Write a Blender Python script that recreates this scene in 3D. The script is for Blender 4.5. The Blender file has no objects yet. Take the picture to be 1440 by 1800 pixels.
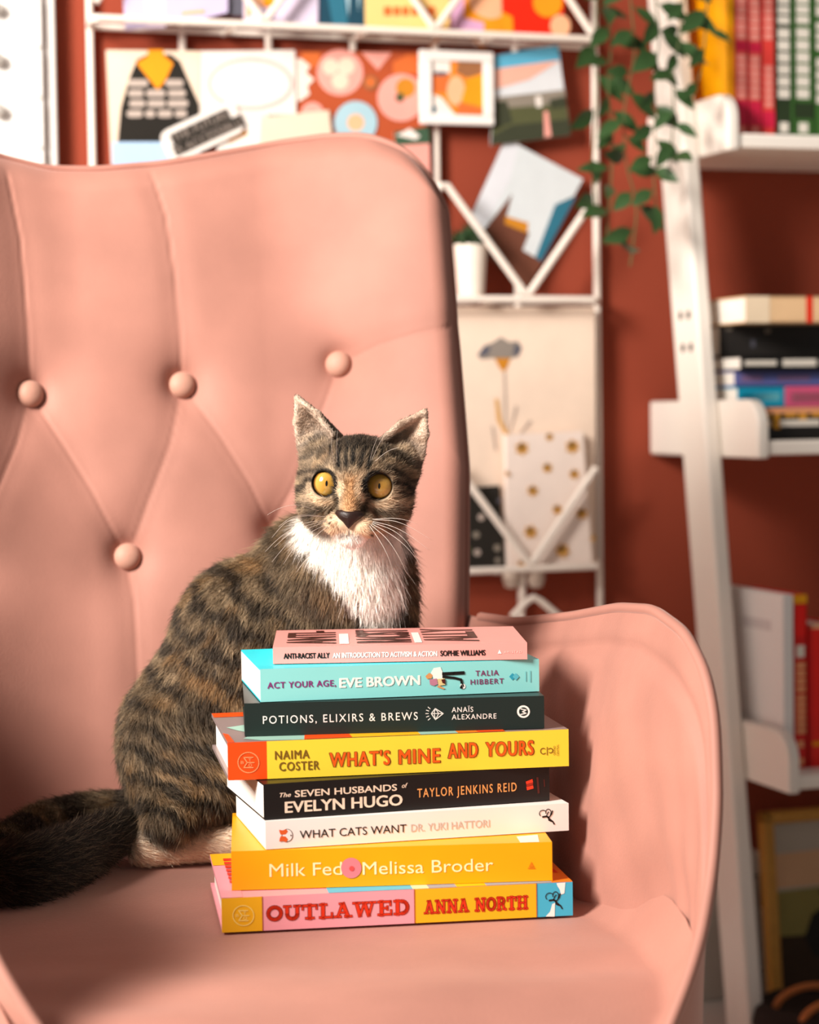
import bpy, math, random
import numpy as np
from mathutils import Matrix, Vector

S = bpy.context.scene
COL = S.collection
rng = np.random.default_rng(7)
random.seed(7)

# ------------------------------------------------------------------ camera
FPX = 3750.0
CAM_Z = 0.818
PITCH = math.atan(180 / FPX)
ROLL = -0.014
cam_d = bpy.data.cameras.new('camera')
cam = bpy.data.objects.new('camera', cam_d)
COL.objects.link(cam)
cam_d.sensor_fit = 'HORIZONTAL'
cam_d.sensor_width = 36.0
cam_d.lens = FPX / 1440 * 36.0
cam_d.clip_start = 0.05
cam.matrix_world = (Matrix.Translation((0, 0, CAM_Z)) @ Matrix.Rotation(math.pi / 2 - PITCH, 4, 'X')
                    @ Matrix.Rotation(ROLL, 4, 'Z'))
cam_d.dof.use_dof = True
cam_d.dof.focus_distance = 1.63
cam_d.dof.aperture_fstop = 7.0
S.camera = cam

# ------------------------------------------------------------------ light
S.view_settings.view_transform = 'Standard'
S.view_settings.look = 'None'
S.view_settings.exposure = 0.32
S.view_settings.gamma = 1.0
S.view_settings.use_curve_mapping = False

world = bpy.data.worlds.new('world')
S.world = world
world.use_nodes = True
bg = world.node_tree.nodes['Background']
bg.inputs[0].default_value = (1.0, 0.93, 0.88, 1)
bg.inputs[1].default_value = 0.15


def area(name, loc, target, w, h, power, color):
    d = bpy.data.lights.new(name, 'AREA')
    d.shape = 'RECTANGLE'
    d.size, d.size_y = w, h
    d.energy = power
    d.color = color
    o = bpy.data.objects.new(name, d)
    COL.objects.link(o)
    o.location = loc
    o.rotation_euler = (Vector(target) - Vector(loc)).to_track_quat('-Z', 'Y').to_euler()
    return o


# daylight from a tall window to the front left, and a second one beside the back wall
area('window_daylight', (-1.40, 0.55, 1.72), (-0.05, 1.75, 0.62), 0.6, 0.8, 90, (1.0, 0.925, 0.85))
area('side_window_daylight', (-1.0, 1.25, 1.9), (-0.35, 2.8, 1.25), 0.5, 0.8, 5.0, (1.0, 0.90, 0.80)).data.spread = 1.5

# ------------------------------------------------------------------ pixel -> space
CM = np.array(cam.matrix_world)[:3, :3]
CO = np.array([0, 0, CAM_Z])


def ray(px, py):
    return CM @ np.array([(px - 720) / FPX, -(py - 900) / FPX, -1.0])


def at(px, py, depth):
    d = ray(px, py)
    return CO + d * depth / d[1]


def at_z(px, py, z):
    d = ray(px, py)
    return CO + d * (z - CAM_Z) / d[2]


# ------------------------------------------------------------------ materials
def lin(h):
    h = h.lstrip('#')
    o = []
    for i in (0, 2, 4):
        c = int(h[i:i + 2], 16) / 255
        o.append(c / 12.92 if c <= 0.04045 else ((c + 0.055) / 1.055) ** 2.4)
    return (*o, 1.0)


MATS = {}


def mat(name, hexc, rough=0.55, spec=0.3, var=0.04, scale=30.0, bump=0.0, bscale=200.0, sheen=0.0, metal=0.0, coat=0.0):
    if name in MATS:
        return MATS[name]
    m = bpy.data.materials.new(name)
    m.use_nodes = True
    nt = m.node_tree
    b = nt.nodes['Principled BSDF']
    c = lin(hexc)
    tc = nt.nodes.new('ShaderNodeTexCoord')
    nz = nt.nodes.new('ShaderNodeTexNoise')
    nz.inputs['Scale'].default_value = scale
    nz.inputs['Detail'].default_value = 4
    nt.links.new(tc.outputs['Object'], nz.inputs['Vector'])
    mx = nt.nodes.new('ShaderNodeMix')
    mx.data_type = 'RGBA'
    mx.inputs['A'].default_value = tuple(max(0, v * (1 - var * 2)) for v in c[:3]) + (1,)
    mx.inputs['B'].default_value = tuple(min(1, v * (1 + var * 2)) for v in c[:3]) + (1,)
    nt.links.new(nz.outputs['Fac'], mx.inputs['Factor'])
    nt.links.new(mx.outputs['Result'], b.inputs['Base Color'])
    b.inputs['Roughness'].default_value = rough
    b.inputs['Specular IOR Level'].default_value = spec
    b.inputs['Metallic'].default_value = metal
    if sheen:
        b.inputs['Sheen Weight'].default_value = sheen
        b.inputs['Sheen Roughness'].default_value = 0.35
        b.inputs['Sheen Tint'].default_value = (1.0, 0.75, 0.68, 1)
    if coat:
        b.inputs['Coat Weight'].default_value = coat
        b.inputs['Coat Roughness'].default_value = 0.15
    if bump:
        n2 = nt.nodes.new('ShaderNodeTexNoise')
        n2.inputs['Scale'].default_value = bscale
        n2.inputs['Detail'].default_value = 3
        nt.links.new(tc.outputs['Object'], n2.inputs['Vector'])
        bp = nt.nodes.new('ShaderNodeBump')
        bp.inputs['Strength'].default_value = bump
        bp.inputs['Distance'].default_value = 0.002
        nt.links.new(n2.outputs['Fac'], bp.inputs['Height'])
        nt.links.new(bp.outputs['Normal'], b.inputs['Normal'])
    MATS[name] = m
    return m


def pages_mat():
    """Book block: cream paper with fine page lines."""
    if 'pages' in MATS:
        return MATS['pages']
    m = mat('pages', 'f7f1e8', rough=0.8, spec=0.1)
    nt = m.node_tree
    tc = nt.nodes.new('ShaderNodeTexCoord')
    wv = nt.nodes.new('ShaderNodeTexWave')
    wv.bands_direction = 'Z'
    wv.inputs['Scale'].default_value = 260
    wv.inputs['Distortion'].default_value = 1.0
    nt.links.new(tc.outputs['Object'], wv.inputs['Vector'])
    bp = nt.nodes.new('ShaderNodeBump')
    bp.inputs['Strength'].default_value = 0.25
    bp.inputs['Distance'].default_value = 0.0006
    nt.links.new(wv.outputs['Fac'], bp.inputs['Height'])
    nt.links.new(bp.outputs['Normal'], nt.nodes['Principled BSDF'].inputs['Normal'])
    return m


# ------------------------------------------------------------------ object helpers
def props(o, label=None, cat=None, group=None, kind=None):
    if label:
        o['label'] = label
    if cat:
        o['category'] = cat
    if group:
        o['group'] = group
    if kind:
        o['kind'] = kind
    return o


def thing(name, label, cat, loc=(0, 0, 0), rz=0.0, group=None):
    o = bpy.data.objects.new(name, None)
    COL.objects.link(o)
    o.empty_display_size = 0.05
    o.location = loc
    o.rotation_euler = (0, 0, rz)
    return props(o, label, cat, group)


def chain(o):
    m = o.matrix_basis.copy()
    while o.parent:
        o = o.parent
        m = o.matrix_basis @ m
    return m


class MB:
    """Collects vertices and faces, then links them as ONE mesh object."""

    def __init__(s):
        s.v, s.f, s.m, s.n = [], [], [], 0

    def add(s, verts, faces, mi=0):
        verts = np.asarray(verts, float).reshape(-1, 3)
        s.v.append(verts)
        for f in faces:
            s.f.append([int(i) + s.n for i in f])
            s.m.append(mi)
        s.n += len(verts)

    def box(s, x0, x1, y0, y1, z0, z1, mi=0, M=None):
        v = np.array([(x, y, z) for x in (x0, x1) for y in (y0, y1) for z in (z0, z1)], float)
        if M is not None:
            v = v @ np.array(M)[:3, :3].T + np.array(M)[:3, 3]
        s.add(v, [(0, 1, 3, 2), (4, 6, 7, 5), (0, 4, 5, 1), (2, 3, 7, 6), (0, 2, 6, 4), (1, 5, 7, 3)], mi)

    def prism(s, pts, y0, y1, mi=0):
        """polygon given in (x, z), extruded from y0 (front) to y1."""
        p = np.asarray(pts, float)
        ar = np.sum(p[:, 0] * np.roll(p[:, 1], -1) - np.roll(p[:, 0], -1) * p[:, 1])
        if ar < 0:
            p = p[::-1]
        n = len(p)
        v = [(a, y0, c) for a, c in p] + [(a, y1, c) for a, c in p]
        f = [list(range(n)), list(range(2 * n - 1, n - 1, -1))]
        f += [(i, i + n, (i + 1) % n + n, (i + 1) % n) for i in range(n)]
        s.add(v, f, mi)

    def tube(s, pts, r, n=8, closed=False, mi=0):
        p = np.asarray(pts, float)
        k = len(p)
        r = np.broadcast_to(np.asarray(r, float), (k,))
        if closed:
            t = np.roll(p, -1, 0) - np.roll(p, 1, 0)
        else:
            t = np.gradient(p, axis=0)
        t /= np.linalg.norm(t, axis=1, keepdims=True) + 1e-12
        a = np.array([0, 0, 1.0]) if abs(t[0][2]) < 0.9 else np.array([1.0, 0, 0])
        u = np.cross(t[0], a)
        u /= np.linalg.norm(u)
        vs = []
        for i in range(k):
            u = u - t[i] * (u @ t[i])
            u /= np.linalg.norm(u) + 1e-12
            w = np.cross(t[i], u)
            for j in range(n):
                an = 2 * math.pi * j / n
                vs.append(p[i] + r[i] * (math.cos(an) * u + math.sin(an) * w))
        f = []
        for i in range(k if closed else k - 1):
            for j in range(n):
                i2 = (i + 1) % k
                f.append((i * n + j, i * n + (j + 1) % n, i2 * n + (j + 1) % n, i2 * n + j))
        if not closed:
            f.append(list(range(n - 1, -1, -1)))
            f.append(list(range((k - 1) * n, k * n)))
        s.add(vs, f, mi)

    def grid(s, a, mi=0, flip=False):
        a = np.asarray(a, float)
        n, m = a.shape[:2]
        f = []
        for i in range(n - 1):
            for j in range(m - 1):
                q = (i * m + j, i * m + j + 1, (i + 1) * m + j + 1, (i + 1) * m + j)
                f.append(q[::-1] if flip else q)
        s.add(a.reshape(-1, 3), f, mi)

    def lathe(s, prof, c=(0, 0, 0), n=32, mi=0):
        k = len(prof)
        v = [(c[0] + r * math.cos(2 * math.pi * j / n), c[1] + r * math.sin(2 * math.pi * j / n), c[2] + z)
             for r, z in prof for j in range(n)]
        f = [(i * n + j, i * n + (j + 1) % n, (i + 1) * n + (j + 1) % n, (i + 1) * n + j)
             for i in range(k - 1) for j in range(n)]
        s.add(v, f, mi)

    def build(s, name, mats, parent=None, world=False, smooth=True, bevel=0.0, origin=None, rz=0.0, angle=35):
        v = np.concatenate(s.v)
        me = bpy.data.meshes.new(name)
        o = bpy.data.objects.new(name, me)
        COL.objects.link(o)
        if parent:
            o.parent = parent
            if world:
                mi = np.array(chain(parent).inverted())
                v = v @ mi[:3, :3].T + mi[:3, 3]
        elif origin is not None:
            o.location = origin
            o.rotation_euler = (0, 0, rz)
            mi = np.array(o.matrix_basis.inverted())
            v = v @ mi[:3, :3].T + mi[:3, 3]
        me.from_pydata(v.tolist(), [], s.f)
        for m_ in (mats if isinstance(mats, (list, tuple)) else [mats]):
            me.materials.append(m_)
        me.polygons.foreach_set('material_index', s.m)
        if smooth:
            me.polygons.foreach_set('use_smooth', [True] * len(me.polygons))
            me.set_sharp_from_angle(angle=math.radians(angle))
        me.validate()
        me.update()
        if bevel:
            b = o.modifiers.new('bevel', 'BEVEL')
            b.width = bevel
            b.segments = 2
            b.limit_method = 'ANGLE'
            b.angle_limit = math.radians(50)
        return o


# ------------------------------------------------------------------ lettering (flat print on covers)
_font_cache = {}


def glyphs(body, bold=0.0, spacing=1.0, shear=0.0):
    key = (body, bold, spacing, shear)
    if key in _font_cache:
        return _font_cache[key]
    c = bpy.data.curves.new('lettering', 'FONT')
    c.body = body
    c.size = 1.0
    c.offset = bold
    c.space_character = spacing
    c.shear = shear
    c.resolution_u = 3
    c.fill_mode = 'FRONT'
    o = bpy.data.objects.new('lettering', c)
    COL.objects.link(o)
    me = bpy.data.meshes.new_from_object(o)
    v = np.array([tuple(q.co) for q in me.vertices])
    f = [list(p.vertices) for p in me.polygons]
    bpy.data.objects.remove(o)
    bpy.data.curves.remove(c)
    bpy.data.meshes.remove(me)
    _font_cache[key] = (v, f)
    return v, f


CAPH = 0.7


def write(mb, body, x0, x1, z0, z1, y, mi, bold=0.0, spacing=1.0, shear=0.0, plane='front', cap=None):
    """letters between x0..x1, baseline z0, cap height z1; plane 'front' faces -y."""
    spread, bold = bold, 0.0
    v, f = glyphs(body, bold, spacing, shear)
    h, _ = glyphs('H', bold)
    ch = h[:, 1].max()
    lx, hx = v[:, 0].min(), v[:, 0].max()
    x = x0 + (v[:, 0] - lx) / (hx - lx) * (x1 - x0)
    z = z0 + v[:, 1] / ch * (z1 - z0)
    if plane == 'front':
        w = np.stack([x, np.full_like(x, y), z], 1)
    else:                       # on a top face: lines run back along +y, letter tops point to -x
        w = np.stack([-z, x, np.full_like(x, y)], 1)
    if spread:
        em = spread * (z1 - z0) / ch
        for i, (dx, dz) in enumerate(((0, 0), (1, 0), (-1, 0), (.7, .7), (-.7, .7), (.7, -.7), (-.7, -.7))):
            w2 = w.copy()
            if plane == 'front':
                w2 += np.array([dx * em, -1e-5 * i, dz * em * .6])
            else:
                w2 += np.array([-dz * em * .6, dx * em, 1e-5 * i])
            mb.add(w2, f, mi)
    else:
        mb.add(w, f, mi)


def stroke(mb, pts, w, y, mi, closed=False):
    """a flat line drawn in the (x, z) plane, facing -y"""
    p = np.asarray(pts, float)
    if closed:
        p = np.vstack([p, p[:1]])
    for a, b in zip(p[:-1], p[1:]):
        d = b - a
        L = np.hypot(*d)
        if L < 1e-9:
            continue
        d /= L
        n = np.array([-d[1], d[0]]) * w / 2
        e = d * w * 0.25
        q = [a - n - e, b - n + e, b + n + e, a + n - e]
        mb.add([(k[0], y, k[1]) for k in q], [(0, 1, 2, 3)], mi)


def disc(mb, cx, cz, rx, rz_, y, mi, n=28):
    mb.add([(cx + rx * math.cos(2 * math.pi * i / n), y, cz + rz_ * math.sin(2 * math.pi * i / n)) for i in range(n)],
           [list(range(n))], mi)


def arc(cx, cz, rx, rz_, a0, a1, n=14):
    return [(cx + rx * math.cos(math.radians(a0 + (a1 - a0) * i / n)), cz + rz_ * math.sin(math.radians(a0 + (a1 - a0) * i / n)))
            for i in range(n + 1)]


SLAB = {
    # each glyph: width, list of (polyline, stroke width); unit cap height
    'O': (0.95, [(arc(.475, .5, .38, .42, 0, 360, 20), .2)]),
    'U': (1.0, [([(.2, .95), (.2, .4)] + arc(.5, .38, .3, .3, 180, 360, 8) + [(.8, .95)], .2),
                ([(.0, .94), (.42, .94)], .12), ([(.6, .94), (1.0, .94)], .12)]),
    'T': (.95, [([(.475, 0), (.475, 1)], .22), ([(.05, .92), (.9, .92)], .14), ([(.06, .65), (.06, .98)], .1),
                ([(.89, .65), (.89, .98)], .1), ([(.22, .06), (.73, .06)], .12)]),
    'L': (.85, [([(.25, 0), (.25, 1)], .22), ([(.03, .94), (.48, .94)], .12), ([(.03, .06), (.8, .06)], .12),
                ([(.78, .0), (.78, .36)], .11)]),
    'A': (1.05, [([(.2, .03), (.5, .97)], .14), ([(.52, .97), (.82, .03)], .22), ([(.3, .34), (.7, .34)], .1),
                 ([(.0, .06), (.4, .06)], .12), ([(.62, .06), (1.05, .06)], .12), ([(.3, .95), (.6, .95)], .1)]),
    'W': (1.4, [([(.22, .95), (.42, .03)], .21), ([(.42, .03), (.68, .9)], .13), ([(.7, .9), (.95, .03)], .21),
                ([(.95, .03), (1.18, .95)], .13), ([(.0, .94), (.44, .94)], .12), ([(.55, .94), (.9, .94)], .12),
                ([(1.0, .94), (1.38, .94)], .12)]),
    'E': (.9, [([(.25, 0), (.25, 1)], .22), ([(.03, .94), (.8, .94)], .12), ([(.03, .06), (.85, .06)], .12),
               ([(.25, .5), (.6, .5)], .11), ([(.6, .36), (.6, .64)], .1), ([(.79, .66), (.79, 1)], .1), ([(.83, 0), (.83, .36)], .1)]),
    'D': (1.0, [([(.25, 0), (.25, 1)], .22), ([(.03, .94), (.5, .94)], .12), ([(.03, .06), (.5, .06)], .12),
                (arc(.5, .5, .34, .42, 90, -90, 10), .2)]),
    'N': (1.1, [([(.22, 0), (.22, 1)], .15), ([(.24, .95), (.84, .05)], .22), ([(.88, 0), (.88, 1)], .15),
                ([(.0, .94), (.35, .94)], .12), ([(.0, .06), (.42, .06)], .12), ([(.66, .94), (1.08, .94)], .12)]),
    'R': (1.0, [([(.25, 0), (.25, 1)], .22), ([(.03, .94), (.5, .94)], .12), ([(.03, .06), (.46, .06)], .12),
                ([(.25, .48), (.5, .48)], .1), (arc(.5, .71, .24, .22, 90, -90, 8), .19),
                ([(.5, .46), (.68, .4), (.74, .1), (.95, .06)], .17)]),
    'H': (1.1, [([(.24, 0), (.24, 1)], .2), ([(.86, 0), (.86, 1)], .2), ([(.24, .5), (.86, .5)], .12),
                ([(.02, .94), (.46, .94)], .12), ([(.02, .06), (.46, .06)], .12), ([(.64, .94), (1.08, .94)], .12),
                ([(.64, .06), (1.08, .06)], .12)]),
    ' ': (.5, []),
}


def write_slab(mb, body, x0, x1, z0, z1, y, mi, grow=0.0):
    tot = sum(SLAB[c][0] + .07 for c in body) - .07
    sx, sz = (x1 - x0) / tot, (z1 - z0)
    x = 0.0
    for c in body:
        w, lines = SLAB[c]
        for pts, sw in lines:
            stroke(mb, [(x0 + (x + a) * sx, z0 + b * sz) for a, b in pts], (sw + grow) * (sx + sz) / 2, y, mi)
        x += w + .07
# ================================================================== THE ROOM
WA = math.radians(18)
WU = np.array([math.cos(WA), math.sin(WA), 0])
WN = np.array([math.sin(WA), -math.cos(WA), 0])
WO = np.array([0, 2.9, 0])


def A(px, py, b):
    """pixel -> (along wall, height) on the plane b metres in front of the back wall"""
    d = ray(px, py)
    t = ((WO + WN * b - CO) @ WN) / (d @ WN)
    P = CO + d * t
    return (P - WO) @ WU, P[2]


def Ws(a, b, c):
    return WO + WU * a + WN * b + np.array([0, 0, c])


def wthing(name, label, cat, a, b, c, group=None):
    """an Empty in the wall's frame: local x along the wall, local -y out of the wall"""
    return thing(name, label, cat, Ws(a, b, c), WA, group)


def wbuild(mb, name, mats, label=None, cat=None, group=None, bevel=0.0, smooth=True, kind=None):
    """top-level mesh whose points were given as (a, -b, c) in the wall frame"""
    v = np.concatenate(mb.v)
    o3 = np.array([(v[:, 0].min() + v[:, 0].max()) / 2, (v[:, 1].min() + v[:, 1].max()) / 2, v[:, 2].min()])
    mb.v = [v - o3]
    o = mb.build(name, mats, bevel=bevel, smooth=smooth)
    o.location = Ws(o3[0], -o3[1], o3[2])
    o.rotation_euler = (0, 0, WA)
    return props(o, label, cat, group, kind)


def rel(root, a, b, c):
    """(a, b, c) of the wall frame in the local frame of a wthing"""
    l = np.array(root.location) - WO
    return a - l @ WU, -(b - l @ WN), c - l[2]


white_paint = mat('white_paint', 'f6f2ee', rough=0.45, spec=0.35, var=0.01)
wall_m = mat('terracotta_wall_paint', '974531', rough=0.85, spec=0.15, var=0.03, scale=6, bump=0.05, bscale=300)
floor_m = mat('pale_floor', 'cfc8c0', rough=0.5, var=0.05, scale=4)

mb = MB()
mb.box(-2.2, 2.4, 0, 0.1, 0, 2.6)
wbuild(mb, 'wall_back', wall_m, kind='structure', smooth=False)
mb = MB()
mb.box(-2.6, 2.6, -0.6, 4.2, -0.06, 0)
o = mb.build('floor', floor_m, smooth=False)
props(o, kind='structure')
mb = MB()
mb.box(-2.2, 2.4, -0.016, 0, 0, 0.09)
wbuild(mb, 'baseboard_back', white_paint, kind='structure', bevel=0.003)

# ------------------------------------------------------------------ white chest of narrow drawers, far left
a1, _ = A(100, 200, 0.02)
D_B = 0.02
# its front face sits further out; work on its front plane
fb = 0.036
ar, _ = A(102, 200, fb)
ztop = 1.62
root = wthing('drawer_chest', 'tall white chest of narrow drawers against the terracotta wall, left of the wire grid', 'chest of drawers',
              ar - 0.20, fb / 2, 0)
mb = MB()
X = lambda a, b, c: rel(root, a, b, c)
xr, yf, _ = X(ar, fb, 0)
xl, yb, _ = X(ar - 0.40, 0.002, 0)
mb.box(xl, xr, yf + .004, yb, 0.0, ztop)
mb.build('carcass', white_paint, root, bevel=0.004)
z0 = A(50, 262, fb)[1]
dz = A(50, 174, fb)[1] - z0
line_m = white_paint
knob_m = mat('pewter_knob', 'c9c4be', rough=0.4, metal=0.3)
k = -17
zz = z0 + k * dz
while zz + dz < ztop - .02:
    if zz > 0.03:
        dm = MB()
        dm.box(xl + .02, xr - .020, yf - .010, yf + .012, zz + .0008, zz + dz - .0008)
        dr = dm.build('drawer', white_paint, root, bevel=0.0012)
        if zz > 0.75:
            km = MB()
            xk, _, _ = X(A(-10, 90, fb)[0], 0, 0)
            Mk = Matrix.Translation((xk, yf - .010, zz + dz * .72)) @ Matrix.Rotation(math.pi / 2, 4, 'X')
            prof = [(0.0001, 0.018), (.006, .017), (.009, .013), (.0085, .009), (.004, .006), (.004, 0)]
            n = 16
            vv = [Mk @ Vector((r * math.cos(2 * math.pi * j / n), r * math.sin(2 * math.pi * j / n), h)) for r, h in prof for j in range(n)]
            km.add([tuple(q) for q in vv], [(i * n + j, (i + 1) * n + j, (i + 1) * n + (j + 1) % n, i * n + (j + 1) % n)
                                            for i in range(len(prof) - 1) for j in range(n)])
            km.build('knob', knob_m, dr)
    zz += dz

# ------------------------------------------------------------------ white wire wall organiser
wire = mat('white_wire', 'f3e8dd', rough=0.4, spec=0.4, var=0.01)
GB = 0.014
TB = 0.075
aL, _ = A(160, 150, GB)
aR, _ = A(1046, 150, GB)
zT1 = A(600, 50, TB)[1]
zT2 = A(930, 526, TB)[1]
zT3 = A(930, 1000, TB)[1]
zbot = 0.50
ztopg = 1.62
org = wthing('wire_wall_organizer', 'white wire grid organiser with zigzag trays hung on the terracotta wall behind the armchair',
             'wall organizer', (aL + aR) / 2, GB, zbot)
RW = 0.0048


def wtube(name, pts, r=RW, parent=org, m=wire):
    q = MB()
    q.tube([rel(parent, *p) for p in pts], r, 10)
    return q.build(name, m, parent)


fm = MB()
fm.tube([rel(org, *p) for p in [(aL, GB, zbot), (aL, GB, ztopg), (aL + .001, GB, ztopg)]], RW, 10)
fm.tube([rel(org, *p) for p in [(aR, GB, zbot), (aR, GB, ztopg)]], RW, 10)
fm.tube([rel(org, *p) for p in [(aL, GB, ztopg), (aR, GB, ztopg)]], RW, 10)
fm.tube([rel(org, *p) for p in [(aL, GB, zbot), (aR, GB, zbot)]], RW, 10)
fm.build('frame', wire, org)
for px in (320, 472, 620, 765, 905):
    a_, _ = A(px, 70, GB)
    wtube('upright', [(a_, GB, zbot), (a_, GB, ztopg)], RW * 0.95)
HALF = (A(765, 50, TB)[0] - A(465, 50, TB)[0]) / 2
for zt, ph in ((zT1, 0), (zT2, 1), (zT3, 1)):
    aTl, aTr = A(165, 50, TB)[0], A(1044, 50, TB)[0]
    tray = MB()
    tray.tube([rel(org, *p) for p in [(aL, GB, zt), (aTl, TB - .006, zt), (aTl + .004, TB, zt)]
               + [(aTl + (aTr - aTl) * i / 8, TB, zt) for i in range(1, 8)]
               + [(aTr - .004, TB, zt), (aTr, TB - .006, zt), (aR, GB, zt)]], RW, 10)
    tray.tube([rel(org, *p) for p in [(aL, GB, zt), (aR, GB, zt)]], RW * .9, 10)
    for k in range(1, 4):
        aa = aL + (aR - aL) * k / 4
        tray.tube([rel(org, *p) for p in [(aa, GB, zt - .003), (aa, TB, zt - .003)]], RW * .7, 8)
    t_o = tray.build('tray', wire, org)
    h = 0.155
    mid = A(765, 50, TB)[0] if ph == 0 else A(927, 515, TB)[0]
    pts = []
    k0 = -6
    for k in range(-6, 7):
        a_ = mid + k * HALF
        if aTl - .01 <= a_ <= aTr + .01:
            pts.append((min(max(a_, aTl), aTr), TB, zt + (.004 if k % 2 == 0 else h)))
    # run out to the ends
    if pts[0][0] - aTl > .01:
        lo = pts[0][2] < zt + .05
        fr = (pts[0][0] - aTl) / HALF
        pts.insert(0, (aTl, TB, zt + .004 + (h if lo else 0) * fr if lo else zt + h * (1 - fr)))
    if aTr - pts[-1][0] > .01:
        lo = pts[-1][2] < zt + .05
        fr = (aTr - pts[-1][0]) / HALF
        pts.append((aTr, TB, zt + .004 + h * fr if lo else zt + h * (1 - fr)))
    dense = []
    for p, q in zip(pts[:-1], pts[1:]):
        p, q = np.array(p), np.array(q)
        dense += [tuple(p + (q - p) * s) for s in (0.03, .5, .97)]
    zz_ = MB()
    zz_.tube([rel(org, *p) for p in dense], RW, 10)
    zz_.build('zigzag_brace', wire, org)
# lower hook
hk = [A(900, 1085, .05), A(925, 1058, .05), (A(938, 1050, .05)), A(950, 1056, .05), A(985, 1085, .05)]
wtube('hook', [(a_, .05, c_) for a_, c_ in hk])
a_, c_ = A(918, 1050, .04)
wtube('hook_stem', [(a_, .04, zT3), (a_, .04, c_)])


# ------------------------------------------------------------------ cards on the organiser
def P2(pts, b):
    return [A(x, y, b) for x, y in pts]


def card(name, label, cat, b, layers, group=None, th=0.0016, bevel=0.0):
    """layers: (pixel polygon, material); the first is the card itself, the rest are printed on it."""
    q = MB()
    mats = []
    for i, (pts, m) in enumerate(layers):
        if m not in mats:
            mats.append(m)
        y1 = -b + 0.0
        if i == 0:
            q.prism(P2(pts, b), -b - th, -b, mats.index(m))
        else:
            p = P2(pts, b)
            ar_ = sum(p[k][0] * p[(k + 1) % len(p)][1] - p[(k + 1) % len(p)][0] * p[k][1] for k in range(len(p)))
            if ar_ < 0:
                p = p[::-1]
            q.add([(u_, -b - th - 0.00012 * i - .0003, c_) for u_, c_ in p], [list(range(len(p)))], mats.index(m))
    return wbuild(q, name, mats, label, cat, group, bevel=bevel, smooth=False)


def circ(cx, cy, r, n=24, r2=None, a0=0, a1=360):
    r2 = r if r2 is None else r2
    return [(cx + r * math.cos(math.radians(a0 + (a1 - a0) * i / n)), cy + r2 * math.sin(math.radians(a0 + (a1 - a0) * i / n))) for i in range(n)]


def rrect(x0, y0, x1, y1, r=6):
    o = []
    for cx, cy, a0 in ((x1 - r, y1 - r, 0), (x0 + r, y1 - r, 90), (x0 + r, y0 + r, 180), (x1 - r, y0 + r, 270)):
        o += [(cx + r * math.cos(math.radians(a0 + t)), cy + r * math.sin(math.radians(a0 + t))) for t in (0, 30, 60, 90)]
    return o


def rotp(pts, cx, cy, deg):
    c, s = math.cos(math.radians(deg)), math.sin(math.radians(deg))
    return [(cx + (x - cx) * c - (y - cy) * s, cy + (x - cx) * s + (y - cy) * c) for x, y in pts]


def pm(name, h, **k):
    return mat('print_' + name, h, rough=0.7, spec=0.2, **k)


cream = pm('cream', 'ecd6c0')
paper = pm('white', 'efe7e0')
black = pm('black', '26231f')
orange = pm('orange', 'f59a1c')
lblue = pm('light_blue', 'afcdec')
greyl = pm('grey_letter', 'b9aaa0')
pink = pm('pink', 'f2a79b')
palep = pm('pale_pink', 'ecb4ac')
terra = pm('terracotta', 'b5532f')
lterra = pm('light_terracotta', 'd96f36')
bluep = pm('powder_blue', 'a9cbd8')
green = pm('dark_green', '3f5a45')
lav = pm('lavender', 'c9bfe0')
lav2 = pm('pale_lavender', 'e0d3ea')
slate = pm('slate', '5b5b66')
teal = pm('teal', '2f6f86')
dteal = pm('dark_teal', '1f4659')
yel = pm('butter', 'f5cf85')
red = pm('red', 'e8280f')
peach = pm('peach', 'f6b98f')
skyb = pm('sky_blue', '5fb4d6')
skyp = pm('dusk_pink', 'efb39f')
skyl = pm('dusk_white', 'd9dde2')
city = pm('city_grey', '8d8478')
olive = pm('olive', '55583a')
olive2 = pm('dark_olive', '3c4030')
brown = pm('cliff_brown', '6e4232')
ochre = pm('ochre', 'c98526')
mist = pm('mist', 'd5dce0')
mist2 = pm('mist_grey', 'dcdfe6')
warm = pm('warm_orange', 'ef8a2c')
umber = pm('umber', '9a6744')

card('postcard', 'cream postcard of a black robe with an orange collar and rows of pale words', 'postcard', .026, [
    ([(186, 88), (352, 90), (352, 300), (196, 300)], cream),
    ([(206, 252), (212, 190), (226, 140), (240, 105), (258, 96), (300, 96), (316, 108), (330, 140), (350, 185), (350, 252)], black),
    ([(260, 88), (286, 88), (288, 98), (304, 112), (292, 138), (284, 150), (276, 158), (262, 140), (244, 118), (240, 110), (258, 100)], orange),
    ([(196, 250), (352, 250), (352, 300), (197, 300)], lblue)]
    + [(rrect(x0, y, x1, y + 13, 6), greyl) for y, segs in ((140, ((224, 260), (290, 322))), (158, ((224, 252), (256, 290), (294, 326))),
                                                            (176, ((226, 255), (258, 290), (293, 330))), (194, ((222, 250), (254, 272), (276, 302), (306, 328))))
       for x0, x1 in segs])
card('greeting_card', 'white card printed with a faint pink oval wreath, right of the robe postcard', 'card', .025, [
    ([(352, 90), (518, 88), (520, 200), (352, 206)], paper),
    (circ(440, 148, 76, r2=46), palep), (circ(440, 148, 70, r2=40), paper)])
card('paper_flower', 'white crumpled paper flower peeking out right of the pink wreath card', 'paper flower', .022, [
    ([(500, 100), (530, 104), (545, 116), (538, 128), (552, 140), (540, 152), (544, 166), (530, 176), (500, 186)], pm('ivory', 'f1e2d6'))])
q = MB()
stk = rotp(rrect(283, 202, 428, 262, 16), 355, 232, -25)
stk2 = rotp(rrect(300, 212, 412, 232, 3), 355, 232, -25)
stk3 = rotp(rrect(296, 232, 428, 253, 3), 355, 232, -25)
sb = .030
q.prism(P2(stk, sb), -sb - .0012, -sb, 0)
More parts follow.
